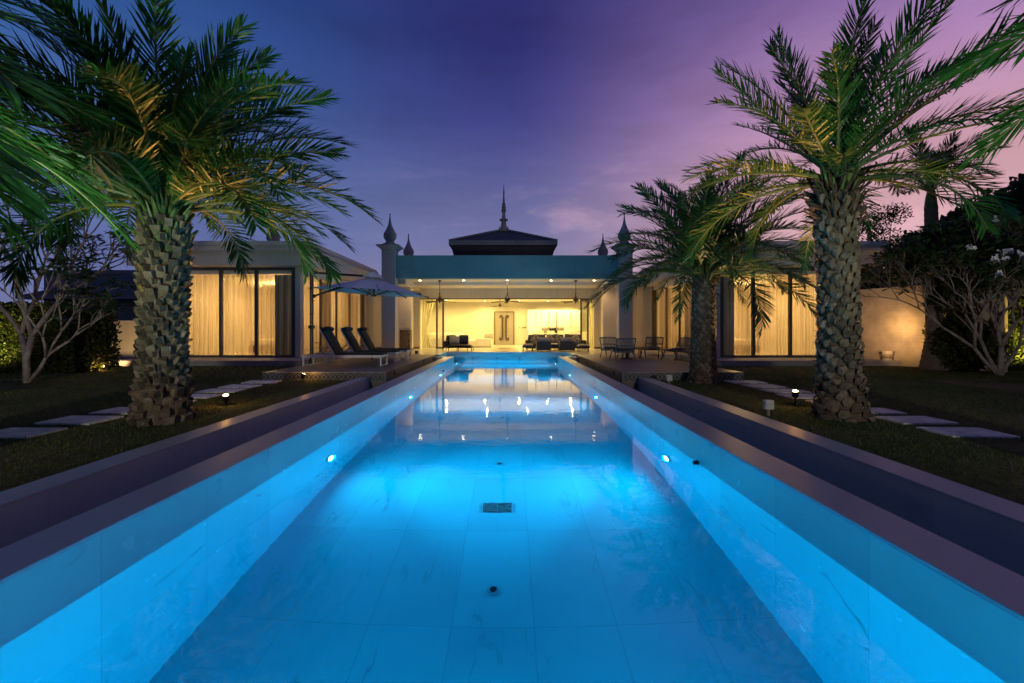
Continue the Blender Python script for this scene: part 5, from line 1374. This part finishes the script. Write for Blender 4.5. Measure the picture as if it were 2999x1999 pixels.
# frangipani trees with forked grey branches
def frangipani(x, y, label, seed, levels, len0, spread, zlim, nfl, base_dirs, leaves=7, leaf=.26):
    rnd = random.Random(seed); t = thing('frangipani_tree', label, 'tree', (x, y, LAWN), 0, 'frangipani trees on the lawns'); m = MB(); tips = []
    def grow(p, d, L, r, lv):
        q = p + d * L * .5 + Vector((rnd.uniform(-.05, .05), rnd.uniform(-.05, .05), rnd.uniform(-.02, .05))) * L; e = p + d * L
        m.tube([p, q, e], [r, r * .88, r * .78], 7)
        if lv == 0 or e.z > zlim: tips.append((e, d)); return
        k = 2 if rnd.random() < .62 else 3; a0 = rnd.uniform(0, 2 * pi)
        side = d.cross(Vector((0, 0, 1)) if abs(d.z) < .9 else Vector((1, 0, 0))).normalized(); up = side.cross(d)
        for i in range(k):
            a = a0 + 2 * pi * i / k + rnd.uniform(-.4, .4); s = spread * rnd.uniform(.7, 1.2)
            nd = (d * math.cos(s) + (side * math.cos(a) + up * math.sin(a)) * math.sin(s) + Vector((0, 0, .22))).normalized()
            grow(e, nd, L * rnd.uniform(.68, .92), r * .72, lv - 1)
    for (d, L, r) in base_dirs: grow(Vector((x + d[0] * .05, y + d[1] * .05, LAWN)), Vector(d).normalized(), L, r, levels)
    m.build('trunk', M['bark_grey'], t, smooth=True)
    lm = MB()
    for e, d in tips:
        for k in range(leaves + rnd.randrange(-2, 3)):
            a = 2 * pi * k / leaves + rnd.uniform(-.3, .3); el = rnd.uniform(-.25, .7); L = leaf * rnd.uniform(.7, 1.15); w = L * .16
            dd = Vector((math.cos(a) * math.cos(el), math.sin(a) * math.cos(el), math.sin(el))); sd = Vector((-math.sin(a), math.cos(a), rnd.uniform(-.3, .3))).normalized(); lm.t = rnd.random()
            dn = Vector((0, 0, -1)); b = e + d * .01
            lm.add([b, b + dd * L * .35 + sd * w * .8, b + dd * L * .35 - sd * w * .8, b + dd * L * .72 + sd * w + dn * L * .06, b + dd * L * .72 - sd * w + dn * L * .06, b + dd * L + dn * L * .16], [(0, 1, 2), (1, 3, 4, 2), (3, 5, 4)])
    lm.build('leaves', M['frangi'], t)
    rnd.shuffle(tips); vis = sorted(tips, key=lambda q: q[0].y + rnd.uniform(-.6, .6))[:nfl]
    for e, d in vis:
        fm = MB(); fm.tube([e, e + Vector((0, 0, .05))], [.012, .008], 5)
        for k in range(rnd.randrange(4, 8)):
            c = e + Vector((rnd.uniform(-.09, .09), rnd.uniform(-.12, .04), rnd.uniform(.03, .14))); ax = Vector((rnd.uniform(-.6, .6), -1, rnd.uniform(0, .9))).normalized(); s1 = ax.cross(Vector((0, 0, 1))).normalized(); s2 = ax.cross(s1); fm.tube([e + Vector((0, 0, .04)), c], [.006, .004], 4)
            for q in range(5):
                a = 2 * pi * q / 5; b = a + .9; r_ = .042
                fm.add([c, c + (s1 * math.cos(a) + s2 * math.sin(a)) * r_ + ax * .008, c + (s1 * math.cos((a + b) / 2) + s2 * math.sin((a + b) / 2)) * r_ * 1.25, c + (s1 * math.cos(b) + s2 * math.sin(b)) * r_ * .8], [(0, 1, 2, 3)])
        fm.build('flower_cluster', M['petal'], t)
frangipani(-10.6, 10.0, 'leafy frangipani tree with two pale trunks at the left edge of the lawn', 4, 5, .95, .50, 3.6, 1, [((.10, 0, 1), 1.05, .068), ((-.22, .1, 1), 1.1, .064), ((.75, -.2, .8), .8, .04)], 7, .26)
frangipani(12.45, 11.55, 'bare branched frangipani tree with white flowers on the right lawn', 9, 7, .7, .50, 3.5, 15, [((.05, 0, 1), .75, .070), ((-.75, -.1, .75), 1.0, .048), ((.55, 0, .9), .9, .042), ((-.3, .2, 1), 1.0, .046)], 8, .24)

# ------------------------------------------------------------------ garden walls, neighbours
def gwall(p, q, z0, z1, th, label, mat, n_off=1):
    p, q = Vector((*p, 0)), Vector((*q, 0)); d = (q - p).normalized(); s = Vector((-d.y, d.x, 0)) * th * n_off
    m = MB(); v = [p, q, q + s, p + s]; m.add([(a.x, a.y, z0) for a in v] + [(a.x, a.y, z1) for a in v], [(3, 2, 1, 0), (4, 5, 6, 7), (0, 1, 5, 4), (1, 2, 6, 5), (2, 3, 7, 6), (3, 0, 4, 7)])
    o = m.build('garden_wall', mat, origin=(p.x, p.y, z0), bevel=.01); tag(o, label, 'wall'); return o
def m_block():
    t = NT('painted_block_wall'); v = t.world_pos(); sx = t.n('ShaderNodeSeparateXYZ'); t.l(v, sx.inputs[0])
    cb = t.n('ShaderNodeCombineXYZ'); t.l(t.math('SUBTRACT', sx.outputs[0], sx.outputs[1]), cb.inputs[0]); t.l(sx.outputs[2], cb.inputs[1])
    br = t.n('ShaderNodeTexBrick'); t.l(cb.outputs[0], br.inputs['Vector']); br.inputs['Scale'].default_value = 1; br.inputs['Brick Width'].default_value = .4; br.inputs['Row Height'].default_value = .2; br.inputs['Mortar Size'].default_value = .006
    n = t.noise(v, 2.5, 5, .6)
    c = t.mix(1.0, rgb(.50, .38, .27), t.ramp(n, [(.3, grey(.7)), (.7, grey(1.05))]), 'MULTIPLY'); c = t.mix(t.math('MULTIPLY', br.outputs['Fac'], .25), c, rgb(.2, .17, .14))
    return t.done(t.bsdf(c, .85, 0, t.bump(br.outputs['Fac'], -.3, .004)))
M['block'] = m_block()
gwall((11.9, 15.75), (13.5, 12.4), -.2, 2.36, .2, 'tan block garden wall with a round lamp glow beside the right wing', M['block'])
gwall((-16.5, 15.6), (-12.75, 15.6), -.2, 1.30, .2, 'low cream garden wall behind the left hedge', M['stucco_warm'])
t = thing('bucket', 'old white plastic bucket on the slab in front of the lit garden wall', 'bucket', (12.15, 14.62, 0))
m = MB(); m.lathe([(0, .125), (.02, .13), (.27, .155), (.275, .165), (.30, .165), (.30, .15), (.05, .12)], (12.15, 14.62, 0), 24); m.build('body', M['bucket'], t, smooth=True, auto=40)
m = MB(); m.lathe([(.07, .1375), (.20, .1515)], (12.15, 14.62, 0), 24); m.build('label_band', M['rust_label'], t, smooth=True)
m = MB(); m.tube([(12.15 + .165 * math.cos(a), 14.62 - .06 * math.sin(a), .28 - .13 * math.sin(a)) for a in np.linspace(0, pi, 14)], .004, 5); m.build('handle', M['steel'], t)
# neighbour on the left: tiled hip roof and a plain block
t = thing('neighbour_house', 'neighbouring house with a dark tiled hip roof behind the left hedge', 'house', (-24, 29, LAWN))
m = MB(); m.box(-26.5, -16, 26.5, 33, LAWN, 2.9); m.build('wall', M['far_wall'], t)
m = MB(); z = 2.9; m.add([(-27.5, 25.5, z), (-14, 25.5, z), (-14, 34, z), (-27.5, 34, z), (-22.0, 29.7, 5.2), (-18, 29.7, 5.2)], [(0, 1, 5, 4), (1, 2, 5), (2, 3, 4, 5), (3, 0, 4), (3, 2, 1, 0)]); rf = m.build('roof', M['roof'], t)
m = MB(); m.box(-27.6, -13.9, 25.42, 25.5, 2.70, 2.92); m.box(-27.6, -27.5, 25.5, 34, 2.70, 2.92); m.build('fascia', M['roof_paint'], rf)
m = MB(); m.box(-25.6, -24.4, 26.46, 26.5, 1.9, 2.6); m.build('window', M['black_glass'], t)
t = thing('neighbour_house', 'plain grey flat roofed block behind the dark tiled roof on the left', 'house', (-37, 46, LAWN))
m = MB(); m.box(-45, -33.6, 44, 52, LAWN, 6.3); m.build('wall', M['far_wall'], t); m = MB(); m.box(-45.2, -33.4, 43.8, 52.2, 6.3, 6.7); m.build('roof', M['roof_paint'], t)
for x in (-37.6, -35.0): m = MB(); m.box(x, x + 1.2, 43.95, 44, 3.9, 5.1); m.build('window', M['black_glass'], t)

# ------------------------------------------------------------------ garden fittings and lamps
def spot_fix(x, y, tgt, e, label, spot=75, col=(1, .46, .10), h=.10):
    t = thing('garden_spotlight', label, 'spotlight', (x, y, LAWN), 0, 'garden spotlights')
    d = (Vector(tgt) - Vector((x, y, LAWN + h))).normalized(); p = Vector((x, y, LAWN + h))
    m = MB(); m.tube([(x, y, LAWN - .02), (x, y, LAWN + h - .04)], .012, 8); m.build('stake', M['dark_metal'], t)
    m = MB(); m.tube([p - d * .05, p - d * .03, p + d * .055], [.028, .046, .05], 16); o = m.build('lamp_body', M['dark_metal'], t)
    m = MB(); m.tube([p + d * .056, p + d * .060], .034, 16); m.build('lens', M['bulb_garden'], o)
    if e: light('garden_lamp_spill', 'POINT', p + d * .10, 5, col, .03)
    if e: light('garden_lamp', 'SPOT', p + d * .075, e, col, .04, target=tgt, spot=spot, blend=.7)
spot_fix(-4.42, 7.1, (-4.1, 6.2, 3.0), 620, 'small lit garden spotlight on the left lawn beside the stout palm', 70, h=.10)
spot_fix(4.43, 7.05, (4.1, 6.35, 3.2), 620, 'small lit garden spotlight on the right lawn in front of the tall palm', 70, h=.17)
spot_fix(-4.65, 10.25, (-3.6, 11.6, 3.6), 160, 'small lit garden spotlight at the foot of the left terrace', 80, h=.12)
spot_fix(-11.45, 12.95, (-12.6, 12.2, LAWN + .05), 160, 'small lit garden spotlight at the right end of the left hedge', 70, h=.14)
for x, y, z, lb in ((3.53, 6.2, -.05, 'white weatherproof socket box on a stake by the right kerb wall, nearer the camera'), (3.37, 9.6, -.05, 'white weatherproof socket box near the foot of the right terrace')):
    t = thing('socket_box', lb, 'socket box', (x, y, LAWN), 0, 'white socket boxes in the grass')
    m = MB(); m.tube([(x, y, LAWN), (x, y, z)], .018, 8); m.build('stake', M['trim'], t)
    m = MB(); m.box(x - .06, x + .06, y - .04, y + .04, z - .04, z + .085); m.build('housing', M['white_plastic'], t, bevel=.008)
    m = MB(); m.box(x - .045, x + .045, y - .052, y - .041, z - .01, z + .07); m.build('lid', M['white_plastic'], t, bevel=.004)
# wall washer on the tan garden wall, hedge uplights, and the lamp by the middle palm
light('wall_spot', 'SPOT', (11.3, 13.55, .5), 150, (1, .62, .22), .05, target=(12.50, 14.45, 1.12), spot=36, blend=1.0)
light('wall_spot', 'SPOT', (11.3, 13.55, .5), 130, (1, .60, .25), .05, target=(12.50, 14.45, 1.05), spot=110, blend=1.0)
light('hedge_lamp', 'SPOT', (14.25, 12.3, LAWN + .1), 520, (1, .74, .14), .05, target=(14.3, 12.95, 1.2), spot=115, blend=.9)
light('hedge_lamp', 'SPOT', (-13.9, 11.7, LAWN + .1), 400, (1, .78, .16), .05, target=(-13.9, 12.4, 1.0), spot=110, blend=.9)
light('palm_spot', 'SPOT', (5.35, 10.15, LAWN + .1), 420, (1, .62, .25), .04, target=(4.7, 10.1, 2.6), spot=70, blend=.7)
light('palm_spot', 'SPOT', (-3.75, -.4, LAWN + .15), 1000, (.72, 1, .68), .05, target=(-3.9, 3.3, 2.75), spot=74, blend=.9)  # unseen green-tinted spot, added to brighten the near left fronds
light('wall_spot', 'SPOT', (-12.2, 14.0, LAWN + .1), 90, (1, .62, .25), .05, target=(-13.1, 15.6, .6), spot=100, blend=1.0)  # unseen warm spot, added to light the low cream wall
light('tree_fill', 'SPOT', (-7.6, 3.2, LAWN + .15), 560, (1, .90, .82), .06, target=(-10.9, 10.0, 1.5), spot=50, blend=.9)  # unseen fill added to brighten the left frangipani
light('tree_fill', 'SPOT', (8.4, 4.0, LAWN + .15), 480, (1, .88, .82), .06, target=(12.4, 11.5, 2.0), spot=50, blend=.9)  # same added fill for the right frangipani, no fixture there
light('palm_spot', 'SPOT', (3.75, -.4, LAWN + .15), 620, (.74, 1, .70), .05, target=(4.0, 5.2, 3.5), spot=64, blend=.9)  # added out of view to tint the right palm's fronds green
# flood lamps on the wall at the near end of the pool, behind the camera
light('flood_lamp', 'SPOT', (-3.75, -3.6, 1.5), 1150, (1, .92, .72), .10, target=(-5.2, 5.9, 2.25), spot=46, blend=.8)
light('flood_lamp', 'SPOT', (3.6, -3.6, 1.5), 1050, (1, .92, .72), .10, target=(5.1, 6.2, 2.25), spot=45, blend=.8)

# ------------------------------------------------------------------ render settings
scene.view_settings.view_transform = 'Standard'; scene.view_settings.look = 'None'; scene.view_settings.exposure = 0; scene.view_settings.gamma = 1
scene.render.engine = 'CYCLES'
cy = scene.cycles
cy.use_denoising = True
try: cy.denoiser = 'OPENIMAGEDENOISE'
except Exception: pass
cy.max_bounces = 10; cy.diffuse_bounces = 4; cy.glossy_bounces = 4; cy.transmission_bounces = 8; cy.transparent_max_bounces = 24; cy.volume_bounces = 0
cy.sample_clamp_indirect = 6; cy.blur_glossy = .5; cy.caustics_refractive = True; cy.caustics_reflective = False
